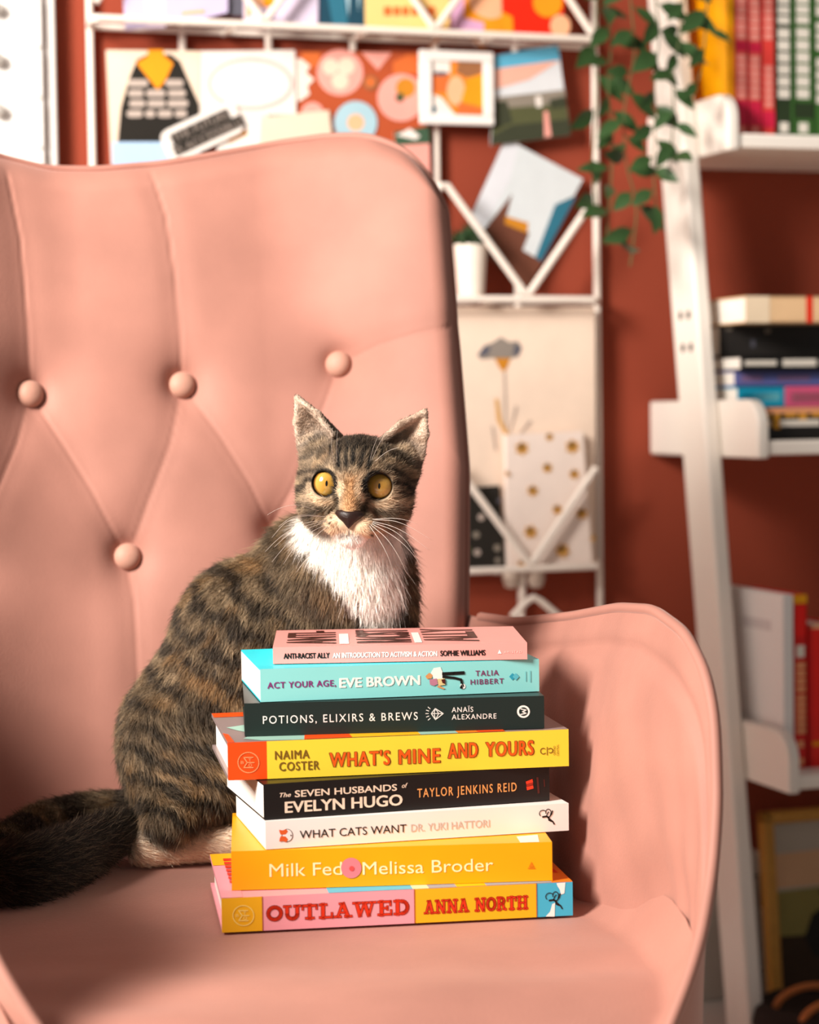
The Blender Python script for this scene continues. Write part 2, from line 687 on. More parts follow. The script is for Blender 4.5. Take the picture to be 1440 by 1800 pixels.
for s_ in (stk2, stk3):
    p = P2(s_, sb)
    q.prism(p, -sb - .0016, -sb - .0012, 1)
cA = np.array(A(355, 232, sb))
pxm = (A(455, 232, sb)[0] - A(355, 232, sb)[0]) / 100
tv = MB()
write(tv, 'THE FUTURE', -53 * pxm, 55 * pxm, 3 * pxm, 17 * pxm, 0, 0, bold=.02)
write(tv, 'IS ACCESSIBLE', -56 * pxm, 70 * pxm, -18 * pxm, -4 * pxm, 0, 0, bold=.02)
vv = np.concatenate(tv.v)
cr, sr = math.cos(math.radians(25)), math.sin(math.radians(25))
vv2 = np.stack([cA[0] + vv[:, 0] * cr - vv[:, 2] * sr, np.full(len(vv), -sb - .0018), cA[1] + vv[:, 0] * sr + vv[:, 2] * cr], 1)
q.add(vv2, tv.f, 2)
wbuild(q, 'sticker', [paper, black, greyl], 'tilted black and white sticker with two lines of capital letters', 'sticker', smooth=False)
card('note_card', 'white card with a small tan mark under the tilted sticker', 'card', .024, [
    ([(392, 190), (470, 196), (470, 270), (380, 275)], paper), ([(396, 240), (430, 226), (436, 236), (402, 252)], ochre)])
card('strip_card', 'narrow cream card just above the armchair, below the pink wreath card', 'card', .027, [
    ([(458, 206), (578, 194), (584, 250), (455, 262)], cream)])
card('sticker_sheet', 'terracotta sheet printed with pink and pale blue round food pictures', 'sticker sheet', .021, [
    ([(522, 90), (752, 92), (752, 262), (522, 262)], terra),
    ([(530, 92), (562, 92), (562, 112), (545, 122), (530, 116)], lterra),
    ([(634, 92), (688, 93), (664, 124)], pink),
    ([(690, 110), (715, 96), (735, 96), (735, 130), (690, 130)], lterra),
    (circ(597, 128, 41), pink), (circ(580, 118, 14), cream), (circ(608, 117, 15), cream), (circ(597, 143, 15), cream),
    (circ(704, 172, 42), pink), (circ(712, 155, 17), ochre), (circ(702, 172, 8), olive),
    (circ(650, 146, 13), umber), (circ(650, 145, 8), lterra),
    (circ(624, 216, 38), bluep), (circ(624, 216, 15), peach), (circ(548, 200, 20), pink)])
card('botanical_card', 'dark green and pink card peeking over the chair back, below the framed orange snapshot', 'card', .024, [
    ([(692, 232), (754, 222), (756, 330), (700, 330)], pink), ([(692, 232), (754, 222), (755, 252), (694, 256)], green),
    ([(696, 238), (720, 226), (738, 240), (730, 246)], paper)])
# mini frame with string
fb_ = .034
root = wthing('framed_photo', 'small square white frame with an orange snapshot, hung on a brown string', 'photo frame', A(800, 222, fb_)[0], fb_, A(800, 222, fb_)[1])
q = MB()
oL, oT = A(735, 88, fb_)
oR, oB = A(866, 222, fb_)
iL, iT = A(756, 107, fb_)
iR, iB = A(848, 204, fb_)


def lb(m_, a0, a1, c0, c1, b0, b1, mi=0):
    p0, p1 = rel(root, a0, b0, c0), rel(root, a1, b1, c1)
    m_.box(min(p0[0], p1[0]), max(p0[0], p1[0]), min(p0[1], p1[1]), max(p0[1], p1[1]), min(p0[2], p1[2]), max(p0[2], p1[2]), mi)


lb(q, oL, oR, iT, oT, fb_, fb_ + .008)
lb(q, oL, oR, oB, iB, fb_, fb_ + .008)
lb(q, oL, iL, iB, iT, fb_, fb_ + .008)
lb(q, iR, oR, iB, iT, fb_, fb_ + .008)
q.build('frame', white_paint, root, bevel=.0015)
q = MB()
lb(q, iL - .001, iR + .001, iB - .001, iT + .001, fb_ + .001, fb_ + .003, 0)
prm = [warm, umber, slate, lterra, orange, peach, teal, paper]
for i, (pts, mi) in enumerate([([(756, 107), (790, 107), (790, 130), (756, 130)], 7), (circ(772, 146, 18), 3), (circ(773, 130, 14, r2=4), 2),
                               ([(756, 165), (775, 172), (800, 204), (756, 204)], 7), ([(756, 185), (768, 190), (762, 204), (756, 204)], 6),
                               ([(805, 107), (848, 107), (848, 132), (820, 138), (800, 128)], 1), (circ(800, 160, 16, r2=26), 5),
                               ([(820, 138), (848, 130), (848, 204), (805, 204), (810, 175)], 4), ([(806, 180), (848, 190), (848, 204), (800, 204)], 3)]):
    p = [rel(root, a_, fb_ + .0032 + i * .0001, c_) for a_, c_ in P2(pts, fb_)]
    ar_ = sum(p[k][0] * p[(k + 1) % len(p)][2] - p[(k + 1) % len(p)][0] * p[k][2] for k in range(len(p)))
    q.add(p if ar_ > 0 else p[::-1], [list(range(len(p)))], mi)
q.build('snapshot', prm, root, smooth=False)
q = MB()
q.tube([rel(root, a_, fb_ + .004, c_) for a_, c_ in P2([(752, 88), (790, 45), (800, 40), (812, 48), (850, 88)], fb_)], .0014, 6)
q.build('string', mat('brown_string', 'a56a3c', rough=.9), root)

card('photo_print', 'unframed landscape photo with a blue and pink dusk sky over a green town, tilted', 'photograph', .03, [
    ([(868, 98), (980, 79), (1002, 238), (862, 256)], skyl),
    ([(868, 98), (980, 79), (984, 106), (868, 122)], skyb), ([(868, 122), (984, 106), (930, 140), (866, 158)], skyp),
    ([(866, 172), (992, 158), (1002, 238), (862, 256)], city), ([(865, 192), (994, 182), (1002, 238), (862, 256)], olive),
    ([(864, 180), (890, 178), (900, 215), (863, 230)], olive2), ([(940, 170), (950, 169), (952, 188), (942, 189)], paper),
    ([(900, 220), (1000, 210), (1002, 238), (862, 256), (863, 240)], olive2), ([(955, 196), (962, 196), (968, 240), (956, 242)], pink),
    ([(964, 176), (992, 170), (996, 188), (968, 192)], olive2)])
# tall postcard of a rock above the sea, standing in the middle tray
card('postcard', 'postcard of a brown sea cliff under a pale sky, leaning tilted in the zigzag tray', 'postcard', .024, [
    ([(888, 243), (1024, 315), (930, 505), (808, 420)], brown),
    ([(888, 243), (1024, 315), (1008, 345), (975, 360), (945, 455), (918, 440), (930, 410), (890, 380), (900, 340), (850, 405), (828, 378)], mist),
    ([(888, 243), (912, 255), (895, 318), (850, 402), (828, 378)], mist2),
    ([(975, 360), (1012, 345), (950, 460), (940, 452)], teal),
    ([(888, 380), (928, 392), (926, 410), (886, 394)], ochre)])
# plant in pot on middle tray
pb = .050
root = wthing('potted_plant', 'tiny green plant in a plain white pot on the wire tray beside the chair back', 'potted plant', A(828, 524, pb)[0], pb, zT2 + RW)
q = MB()
rr = (A(855, 440, pb)[0] - A(800, 440, pb)[0]) / 2
hh = A(828, 430, pb)[1] - (zT2 + RW)
q.lathe([(0.0001, 0), (rr * .78, 0), (rr * .8, .002), (rr, hh), (rr * .9, hh), (rr * .86, hh - .008), (.0001, hh - .008)])
q.build('pot', mat('pot_ceramic', 'f4e9dc', rough=.4), root)
q = MB()
for i in range(70):
    an, el, ln = random.uniform(0, 6.28), random.uniform(.5, 1.5), random.uniform(.025, .048)
    d = np.array([math.cos(an) * math.cos(el), math.sin(an) * math.cos(el), math.sin(el)])
    s_ = np.cross(d, [0, 0, 1.0])
    s_ /= np.linalg.norm(s_)
    b0 = np.array([random.uniform(-.6, .6) * rr, random.uniform(-.6, .6) * rr, hh - .008])
    w_ = .005
    q.add([b0, b0 + d * ln * .5 + s_ * w_, b0 + d * ln + [0, 0, -.004], b0 + d * ln * .5 - s_ * w_], [(0, 1, 2, 3)])
q.build('foliage', mat('plant_green', '2f4a2c', rough=.6), root)

# floral canvas, pouch and dark card in the lowest tray
card('floral_canvas', 'tall cream panel painted with one grey flower on a long stem, in the lowest tray', 'canvas', .03, [
    ([(770, 540), (1040, 540), (1042, 998), (770, 1003)], pm('canvas', 'efd9c6')),
    ([(834, 625), (846, 608), (862, 602), (875, 593), (890, 602), (905, 600), (912, 612), (905, 628), (884, 632), (862, 630), (840, 632)], pm('flower_grey', '8d847c')),
    ([(834, 625), (846, 608), (858, 612), (850, 626)], slate), ([(900, 604), (912, 612), (905, 628), (896, 622)], slate),
    ([(864, 630), (892, 630), (886, 645), (880, 655), (872, 646)], ochre),
    ([(879, 655), (883, 655), (886, 760), (882, 760)], pm('stem_grey', 'b9a89c')),
    ([(864, 700), (870, 702), (876, 740), (890, 765), (884, 768), (868, 740)], pm('leaf_tan', 'd9a75f')),
    ([(900, 712), (904, 716), (894, 752), (888, 766)], pm('stem_grey', 'b9a89c')),
    ([(925, 738), (930, 742), (910, 762), (906, 764)], pm('stem_grey', 'b9a89c')),
    ([(858, 748), (862, 750), (868, 790), (864, 792)], pm('stem_grey', 'b9a89c'))], th=.012)
fl = []
for (x, y, r) in [(912, 788, 14), (960, 768, 8), (1000, 785, 14), (956, 822, 10), (1003, 833, 10), (930, 862, 11), (973, 895, 10), (1016, 902, 12),
                  (926, 934, 13), (982, 967, 14), (910, 990, 8), (1035, 945, 6), (885, 832, 5)]:
    fl += [([(x + r * (1 if k % 2 else .65) * math.cos(k * math.pi / 6 + x), y + r * (1 if k % 2 else .65) * math.sin(k * math.pi / 6 + x)) for k in range(12)], pm('flower_tan', 'd19a4a')),
           (circ(x - 1, y - 3, r * .38, 10), pm('flower_core', '5d4427'))]
root_o = card('gift_bag', 'white paper bag printed with small tan flowers, standing in front of the grey flower panel', 'paper bag', .048, [
    ([(884, 764), (1018, 758), (1036, 993), (890, 1000)], pm('bag_white', 'f4e4da'))] + fl, th=.012)
card('patterned_card', 'black card dotted with pale spots, left of the flowered paper bag', 'card', .045, [
    ([(770, 862), (878, 853), (888, 998), (770, 1003)], black)]
    + [(circ(x, y, r, 12), c_) for x, y, r, c_ in ((845, 909, 6, greyl), (836, 940, 6, city), (838, 971, 6, greyl), (873, 963, 6, city), (874, 985, 5, city), (820, 966, 7, olive), (877, 880, 4, slate))])
q = MB()
for cx, cy in ((899, 1012), (942, 1012)):
    a_, c_ = A(cx, cy, .04)
    q.lathe([(0.0001, -.018), (.009, -.015), (.0125, -.004), (.011, .012), (.006, .024), (.0001, .026)], (a_, -.04, c_), 16)
wbuild(q, 'felt_ornament', pm('felt', 'cdbcae'), 'pair of pale felt drops hanging under the lowest wire tray', 'ornament')

# top tray cards
card('postcard', 'pale lavender card with orange flecks, far left in the top wire tray', 'postcard', .05, [
    ([(212, -60), (400, -60), (400, 22), (330, 40), (220, 54)], lav), ([(250, -60), (290, -60), (290, 50), (258, 52)], lav2),
    ([(260, 32), (282, 30), (282, 40), (260, 42)], peach), ([(318, 20), (360, 16), (360, 24), (318, 28)], peach)])
card('postcard', 'slate grey card in the top wire tray, right of the lavender one', 'postcard', .042, [
    ([(388, -60), (436, -60), (434, 28), (392, 28)], slate)])
card('postcard', 'peach and white card in the top wire tray between the grey and teal ones', 'postcard', .046, [
    ([(428, -60), (560, -60), (558, 46), (428, 40)], lav2), ([(430, -60), (482, -60), (470, 0), (432, 34)], peach), ([(462, -10), (482, -10), (482, 10), (462, 14)], orange)])
card('postcard', 'teal blue card with two white cones, in the top wire tray', 'postcard', .05, [
    ([(560, -60), (645, -60), (641, 52), (562, 50)], dteal), ([(565, -60), (600, -60), (612, 50), (585, 48)], teal),
    ([(600, -60), (618, -60), (612, 30)], bluep), ([(622, -60), (634, -60), (630, 22)], bluep)])
card('postcard', 'butter yellow card with a line of orange letters, in the top wire tray', 'postcard', .056, [
    ([(640, -60), (790, -60), (790, 56), (642, 50)], yel)] + [(rrect(x0, 12, x1, 28, 3), lterra) for x0, x1 in ((674, 688), (691, 703), (706, 718), (722, 734), (738, 746), (750, 764))])
card('postcard', 'card with a round pink face shape on lilac, in the top wire tray', 'postcard', .052, [
    ([(788, -60), (905, -60), (900, 58), (790, 56)], pm('lilac', 'd9a9cf')), ([(820, -60), (905, -60), (900, 58), (812, 57)], orange), (circ(862, -6, 40), peach),
    ([(806, 30), (850, 40), (850, 58), (804, 57)], pm('lilac', 'd9a9cf'))])
card('postcard', 'bright red card with an orange ball, far right in the top wire tray', 'postcard', .06, [
    ([(880, -60), (994, -60), (988, 66), (884, 60)], red), (circ(962, 5, 26), orange), (circ(984, 46, 18, r2=20), peach), ([(880, 20), (900, 30), (902, 61), (884, 60)], orange)])
# ================================================================== LADDER SHELF
UR = 0.334                      # left face of the left rail
IN = UR + .022                  # inner panels start here
UEND = 1.02
bf = lambda z: .3466 - .153 * z  # front edge of the leaning rail
shelf_m = mat('shelf_lacquer', 'f8f0e6', rough=0.4, spec=0.35, var=0.01)
root = wthing('ladder_shelf', 'white leaning ladder shelf loaded with books, right of the armchair', 'bookshelf', UR, .2, 0)
lad = root


def on_u(px, py, u_):
    """distance from the wall where a pixel's ray meets the upright plane u"""
    d = ray(px, py)
    t = ((WO + WU * u_ - CO) @ WU) / (d @ WU)
    return (CO + d * t - WO) @ WN


INB = IN + .019                 # leftmost place for a book on a shelf


def yz_prism(mb, pts, x0, x1, mi=0):
    """polygon in (b, z) of the wall frame, extruded along the wall"""
    v = [rel(lad, x0, b, z) for b, z in pts] + [rel(lad, x1, b, z) for b, z in pts]
    n = len(pts)
    ar_ = sum(pts[k][0] * pts[(k + 1) % n][1] - pts[(k + 1) % n][0] * pts[k][1] for k in range(n))
    f0 = list(range(n))
    f1 = list(range(2 * n - 1, n - 1, -1))
    sd = [(i, i + n, (i + 1) % n + n, (i + 1) % n) for i in range(n)]
    fs = [f0, f1] + sd
    if ar_ < 0:
        fs = [list(reversed(f)) for f in fs]
    mb.add(v, fs, mi)


for ux in (UR, UEND + .017):
    q = MB()
    yz_prism(q, [(bf(0) - .07, 0), (bf(0), 0), (bf(1.95), 1.95), (bf(1.95) - .085, 1.95)], ux, ux + .022)
    q.build('side_rail', shelf_m, lad, bevel=.004)
for db, dz_ in ((-.028, .0), (-.052, .0), (-.028, -.043), (-.052, -.043)):
    z = .938 + dz_
    Mh = Matrix.Translation(rel(lad, UR - .0003, bf(z) + db + .004, z)) @ Matrix.Rotation(-math.pi / 2, 4, 'Y')
    n = 14
    q = MB()
    q.add([tuple(Mh @ Vector((.0062 * math.cos(6.2832 * j / n), .0062 * math.sin(6.2832 * j / n), 0))) for j in range(n)], [list(range(n))])
    q.build('screw_hole', mat('hole_dark', '4a423e', rough=.9), lad, smooth=False)
SH = [(1.147, .255), (.750, .332), (.335, .408), (1.56, .18)]
for zb, dep in SH:
    h = .075
    q = MB()
    for ux in (IN + .0005, UEND):
        r = .035
        pts = [(.003, zb), (dep, zb)] + [(dep - r + r * math.cos(t), zb + h - r + r * math.sin(t)) for t in np.linspace(0, math.pi / 2, 7)] + [(.003, zb + h)]
        yz_prism(q, pts, ux, ux + .016)
    p0, p1 = rel(lad, IN + .016, .003, zb + .004), rel(lad, UEND, dep - .004, zb + .022)
    q.box(min(p0[0], p1[0]), max(p0[0], p1[0]), min(p0[1], p1[1]), max(p0[1], p1[1]), min(p0[2], p1[2]), max(p0[2], p1[2]))
    q.build('shelf', shelf_m, lad, bevel=.003)
ZS1, ZS2, ZS3 = (z + .0222 for z in (SH[0][0], SH[1][0], SH[2][0]))


def upright_book(label, px0, px1, pytop, zb, b, cover, group, segs=(), depth=.13, cover2=None, lean=0):
    """book standing on a shelf, spine outward at distance b from the wall; segs: (f0,f1,x0,x1,mat)"""
    a0, ct = A(px0, pytop, b)
    a1, _ = A(px1, pytop, b)
    h = ct - zb
    root = wthing('book', label, 'book', (a0 + a1) / 2, b, zb, group)
    w = a1 - a0 - .001
    q = MB()
    ms = [cover]
    q.box(-w / 2, w / 2, 0, .0015, 0, h)
    q.box(-w / 2, -w / 2 + .002, 0, depth, 0, h)
    q.box(w / 2 - .002, w / 2, 0, depth, 0, h)
    for f0, f1, x0, x1, m in segs:
        if m not in ms:
            ms.append(m)
        q.add([(-w / 2 + x0 * w, -.0006, f0 * h), (-w / 2 + x1 * w, -.0006, f0 * h), (-w / 2 + x1 * w, -.0006, f1 * h), (-w / 2 + x0 * w, -.0006, f1 * h)],
              [(0, 1, 2, 3)], ms.index(m))
    q.build('cover', ms, root, smooth=False)
    q = MB()
    q.box(-w / 2 + .002, w / 2 - .002, .0015, depth - .003, .003, h - .003)
    q.build('pages', pages_mat(), root)
    return root


def bars(f0, f1, n, x0, x1, m, fill=.8):
    d = (f1 - f0) / n
    return [(f0 + i * d, f0 + i * d + d * fill, x0, x1, m) for i in range(n)]


G1 = 'books standing on the top shelf in view'
by = mat('book_amber', 'f5a806', rough=.4, var=.08, scale=12)
bo = mat('book_orange', 'ee8a17', rough=.4)
bp_ = mat('book_coral', 'ef5a52', rough=.4)
bc = mat('book_crimson', 'd9264a', rough=.4)
bsal = mat('book_salmon', 'f59b8e', rough=.4)
bg_ = mat('book_green', '3f6a32', rough=.45)
bdg = mat('book_forest', '2c3a24', rough=.45)
boff = mat('book_offwhite', 'e9e2d6', rough=.5)
B1 = on_u(1277, 150, INB)
upright_book('thick amber book standing leftmost on the upper shelf behind the trailing leaves', 1277, 1290, -150, ZS1, B1, by, G1,
             [(.0, .5, .55, 1, bo)], depth=.11)
upright_book('slim coral book beside the thick amber one on the upper shelf', 1291, 1313, -120, ZS1, B1, bp_, G1,
             [(.06, .18, 0, 1, bc), (.42, .47, 0, 1, bc)] + bars(.19, .41, 6, .15, .85, bsal) + bars(.48, .98, 12, .15, .85, bsal) + [(.0, .05, .25, .75, bsal)])
upright_book('middle coral book of the three coral spines on the upper shelf', 1314, 1337, -115, ZS1, B1, bp_, G1,
             [(.06, .18, 0, 1, bc), (.42, .47, 0, 1, bc)] + bars(.19, .41, 6, .15, .85, bsal) + bars(.48, .98, 12, .15, .85, bsal) + [(.0, .05, .25, .75, bsal)])
upright_book('coral book next to the green spines on the upper shelf', 1338, 1361, -118, ZS1, B1, mat('book_red_coral', 'e9463f', rough=.4), G1,
             [(.05, .13, 0, 1, bc)] + bars(.15, .36, 6, .2, .8, bsal) + bars(.48, .98, 12, .2, .8, bsal))
upright_book('dark green book with cream lettering touching the last coral spine', 1362, 1394, -110, ZS1, B1, bdg, G1,
             bars(.20, .56, 6, .12, .78, boff) + bars(.57, .72, 3, .12, .78, boff) + bars(.74, .98, 4, .12, .78, boff) + [(.03, .08, .2, .7, boff), (.0, 1, .86, 1, bg_)])
upright_book('middle green book of the three green spines on the upper shelf', 1395, 1429, -112, ZS1, B1, bg_, G1,
             bars(.20, .56, 6, .1, .78, boff) + bars(.57, .72, 3, .1, .78, boff) + bars(.74, .98, 4, .1, .78, boff) + [(.10, .18, 0, 1, bdg), (.03, .08, .2, .7, boff)])
upright_book('green book cut by the right edge of the photo on the upper shelf', 1430, 1466, -105, ZS1, B1, bg_, G1,
             bars(.18, .42, 4, .1, .78, boff) + bars(.45, .60, 3, .1, .78, boff) + bars(.62, .95, 5, .1, .78, boff))

G2 = 'books lying in a pile on the middle shelf'
PB = .30


def lying_book(label, px0, px1, zb, h, b, cover, segs=(), yaw=0.0, depth=.13, pages_left=True, ct=.002):
    """book lying flat, spine outward"""
    a0, _ = A(px0, 700, b)
    a1, _ = A(px1, 700, b)
    b = min(b, on_u(px0, 680, INB))
    a0, a1 = A(px0, 700, b)[0], A(px1, 700, b)[0]
    w = a1 - a0
    root = thing('book', label, 'book', Ws(a0, b, zb), WA + math.radians(yaw), G2)
    ms = [cover]
    q = MB()
    q.box(0, w, 0, .0015, 0, h)
    q.box(0, w, 0, depth, 0, ct)
    q.box(0, w, 0, depth, h - ct, h)
    for s_ in segs:
        x0, x1, f0, f1, m = s_
        if m not in ms:
            ms.append(m)
        q.add([(x0 * w, -.0006, f0 * h), (x1 * w, -.0006, f0 * h), (x1 * w, -.0006, f1 * h), (x0 * w, -.0006, f1 * h)], [(0, 1, 2, 3)], ms.index(m))
    q.build('cover', ms, root, smooth=False)
    q = MB()
    q.box(.001, w - .002, .0015, depth - .002, ct, h - ct)
    q.build('pages', pages_mat(), root)
    return root


bk = mat('book_black', '1c1a19', rough=.4)
bkg = mat('book_charcoal', '2e2b29', rough=.45)
bviolet = mat('book_violet', '6d72b4', rough=.4)
bcy = mat('book_cyan', '16a9cf', rough=.4)
bcy2 = mat('book_aqua', '79d3e2', rough=.4)
bpk = mat('book_pink', 'f0648f', rough=.4)
bpk2 = mat('book_rose', 'f79fb4', rough=.4)
btan = mat('book_tan', 'eec79a', rough=.5)
bgold = mat('book_honey', 'd99a2b', rough=.4)
bmauve = mat('book_mauve', '8d6f9a', rough=.5)
zz = ZS2
hs = []
for top, bot in ((731, 788), (690, 727), (662, 690), (637, 662), (580, 637), (533, 580)):
    hs.append(A(1400, top, PB)[1] - A(1400, bot, PB)[1])
lying_book('black book with honey drips on its spine, bottom of the middle shelf pile', 1331, 1520, zz, hs[0], PB, bk,
           [(0, 1, .82, 1, mat('book_apricot', 'f0a77c', rough=.4)), (.02, .12, .66, .82, bgold), (.15, .21, .35, .82, bgold), (.25, .36, .7, .82, bgold), (.38, .46, .62, .82, bgold),
            (.5, .6, .7, .82, bgold), (.2, .58, .42, .62, boff), (.03, .12, .42, .6, btan)])
zz += hs[0] + .0006
lying_book('cyan and pink book in the middle shelf pile, on top of the dripping black book', 1297, 1500, zz, hs[1], PB, bcy,
           [(.01, .38, .1, .9, bcy), (.03, .36, .3, .7, bcy2), (.40, 1, .0, 1, bpk), (.46, .98, .2, .7, bpk2)])
zz += hs[1] + .0006
lying_book('violet blue book in the middle shelf pile', 1292, 1510, zz, hs[2], PB, bviolet, [(.05, .22, .3, .7, bmauve), (.34, .6, .3, .7, bmauve), (.7, .8, .3, .8, bo)])
zz += hs[2] + .0006
lying_book('slim black book with white lettering in the middle shelf pile', 1303, 1515, zz, hs[3], PB, bk,
           [(.03, .29, .32, .68, boff), (.34, .62, .25, .75, boff), (.66, .9, .25, .75, boff)])
zz += hs[3] + .0006
lying_book('thick charcoal black book near the top of the middle shelf pile', 1266, 1510, zz, hs[4], PB - .015, bkg,
           [(.05, .09, .85, .99, city), (.32, .36, .75, .9, city), (.22, .25, .3, .55, slate)])
zz += hs[4] + .0006
lying_book('tan book with a red stripe on top of the middle shelf pile', 1312, 1500, zz, hs[5], PB - .02, btan, [(.0, .22, 0, 1, mat('book_ivory', 'f5dfc0', rough=.5)), (.56, .62, 0, 1, red)])

G3 = 'books standing on the lowest shelf'
bw = mat('book_white', 'f4f1ef', rough=.4, var=.01)
bfaint = mat('book_faint_grey', 'd9d3d3', rough=.5)
B3 = on_u(1376, 1200, INB)
# big white book whose cover faces the room to the left
a0 = INB
_, zt = A(1390, 1045, B3)
root = wthing('book', 'large white book at the left end of the lowest shelf, beside the rail', 'book', a0 + .01, B3, ZS3, G3)
h = zt - ZS3
aw = A(1392, 1200, B3)[0] - a0
q = MB()
q.box(-.01, -.007, 0, .19, 0, h)
q.box(aw - .012, aw - .009, 0, .19, 0, h)
q.box(-.01, aw - .009, -.0025, 0, 0, h)
q.add([(-.0102, .03, h * .78), (-.0102, .11, h * .78), (-.0102, .11, h * .84), (-.0102, .03, h * .84)], [(0, 1, 2, 3)], 1)
q.build('cover', [bw, bfaint], root, smooth=False)
q = MB()
q.box(-.007, aw - .012, 0, .185, .003, h - .003)
q.build('pages', pages_mat(), root)
bred = mat('book_red', 'd4140f', rough=.35)
bred2 = mat('book_scarlet', 'ee1a10', rough=.35)
bor = mat('book_apricot_letter', 'f0a070', rough=.4)
upright_book('red book with a yellow top band and apricot letters, next to the white book', 1394, 1419, 1046, ZS3, B3, bred, G3,
             [(.95, 1, 0, 1, by), (.76, .94, .1, .9, bred2), (.64, .71, .2, .8, boff)] + bars(.44, .62, 4, .2, .85, bor) + bars(.20, .43, 6, .2, .85, bor) + [(.12, .16, .25, .7, bor), (.02, .06, .25, .7, bor)], depth=.15)
upright_book('plain scarlet book at the right edge of the photo on the lowest shelf', 1421, 1475, 1098, ZS3, B3, bred2, G3,
             [(0, 1, 0, .12, bred), (.15, .18, 0.1, 1, orange), (.97, 1, 0, 1, peach)], depth=.15)

# ------------------------------------------------------------------ trailing plant on the shelf above the frame
root = wthing('trailing_plant', 'trailing vine with small dark green leaves hanging down beside the ladder shelf', 'plant', .47, .09, SH[3][0] + .0222)
q = MB()
q.lathe([(.0001, 0), (.045, 0), (.048, .003), (.06, .11), (.055, .11), (.052, .1), (.0001, .1)])
q.build('pot', mat('pot_ceramic', 'f4e9dc', rough=.4), root)
vines = [
    (.20, [(1062, -120), (1066, 0), (1075, 80), (1068, 160), (1078, 240), (1074, 330), (1066, 430)]),
    (.22, [(1105, -130), (1108, 0), (1118, 90), (1095, 200), (1100, 290), (1122, 360), (1108, 468)]),
    (.235, [(1150, -120), (1152, 0), (1160, 60), (1150, 150), (1152, 230), (1148, 300), (1155, 380)]),
    (.26, [(1200, -130), (1202, 0), (1195, 70), (1182, 120), (1185, 210), (1176, 300)]),
    (.27, [(1240, -130), (1244, 0), (1240, 60), (1236, 110), (1222, 160)]),
    (.18, [(1045, -120), (1050, 0), (1046, 90), (1050, 160), (1040, 290), (1050, 380)]),
]
leaf_v, leaf_f = [], []
lf = MB()
pot_top = np.array([0, 0, .105])
for vi, (b, pts) in enumerate(vines):
    loc_ = [np.array(rel(root, A(x, y, b)[0], b, A(x, y, b)[1])) for x, y in pts]
    first = loc_[0]
    path = [pot_top + np.array([0, -.02, 0]), np.array([first[0] * .5, first[1] * .6, .13]), np.array([first[0] * .9, first[1], .05])] + loc_
    path = np.array(path)
    tt = np.linspace(0, len(path) - 1, 60)
    dense = np.stack([np.interp(tt, range(len(path)), path[:, k]) for k in range(3)], 1)
    for _ in range(3):
        dense[1:-1] = (dense[:-2] + dense[1:-1] * 2 + dense[2:]) / 4
    q = MB()
    q.tube(dense, .0011, 6)
    q.build('stem', mat('vine_stem', '57613a', rough=.6), root)
    nl = 18 if vi < 4 else 9
    for i in range(nl):
        k = int(14 + (59 - 14) * (i + .5) / nl)
        p = dense[k]
        side = 1 if i % 2 else -1
        az = side * random.uniform(.2, 1.1) + random.choice((0, 0, 3.14)) * .3
        drop = random.uniform(-.9, .05)
        d = np.array([math.cos(az) * side, -abs(math.sin(az)) * .6, drop])
        d /= np.linalg.norm(d)
        s_ = np.cross(d, [random.uniform(-.4, .4), -1, random.uniform(-.2, .9)])
        s_ /= np.linalg.norm(s_)
        nn = np.cross(s_, d)
        L = random.uniform(.031, .047)
        W_ = L * random.uniform(.22, .30)
        b0 = p + d * .006
        rows = []
        for t, w in ((0, .12), (.2, .75), (.42, 1), (.65, .82), (.85, .4), (1, .03)):
            c_ = b0 + d * L * t - nn * L * .18 * t * t
            rows.append([c_ - s_ * W_ * w + nn * W_ * .25 * w, c_, c_ + s_ * W_ * w + nn * W_ * .25 * w])
        lf.grid(rows)
        lf.tube([p, b0], .0007, 5)
lf_m = mat('vine_leaf', '33502a', rough=.45, spec=.4, var=.25, scale=25)
lf.build('foliage', lf_m, root)

# ------------------------------------------------------------------ things on the floor, right
b4 = .06
aL4, z4 = A(1195, 1512, .13)
aR4, _ = A(1344, 1512, .13)
root = wthing('storage_box', 'pale grey lidded storage box on the floor behind the ladder shelf rail', 'box', (aL4 + aR4) / 2, .02 + .055, 0)
q = MB()
hw = (aR4 - aL4) / 2
q.box(-hw + .004, hw - .004, -.052, .052, 0, z4 - .03)
q.build('body', mat('box_grey', 'b9aea2', rough=.6), root, bevel=.003)
q = MB()
q.box(-hw, hw, -.055, .055, z4 - .03, z4)
q.build('lid', mat('box_lid', 'cdc3b8', rough=.6), root, bevel=.003)
# framed picture leaning below the lowest shelf
b5 = .19
aF, zF = A(1352, 1432, b5)
root = wthing('picture_frame', 'gold framed picture of a dark figure on the floor under the lowest shelf', 'picture frame', aF + .14, b5, 0)
gold = mat('gold_frame', 'c08a3a', rough=.4, metal=.2, var=.1, scale=40)
wF = .30
tilt = -math.radians(6)
Mt = Matrix.Rotation(tilt, 4, 'X')
bw_ = .017
zF2 = zF
q = MB()
x0 = -.14
q.box(x0, x0 + bw_, -.01, .01, 0, zF2, 0, Mt)
q.box(x0 + wF - bw_, x0 + wF, -.01, .01, 0, zF2, 0, Mt)
q.box(x0, x0 + wF, -.01, .01, zF2 - bw_, zF2, 0, Mt)
q.box(x0, x0 + wF, -.01, .01, 0, bw_, 0, Mt)
q.build('frame', gold, root, bevel=.003)
q = MB()
q.box(x0 + .01, x0 + wF - .01, -.001, .004, .01, zF2 - .01, 0, Mt)
pm1 = [pm('picture_sky', 'b5ada0'), pm('picture_beige', 'd2a985'), pm('picture_olive', '8a8048'), pm('picture_dark', '23201d'), pm('picture_umber', '3a2a1d')]
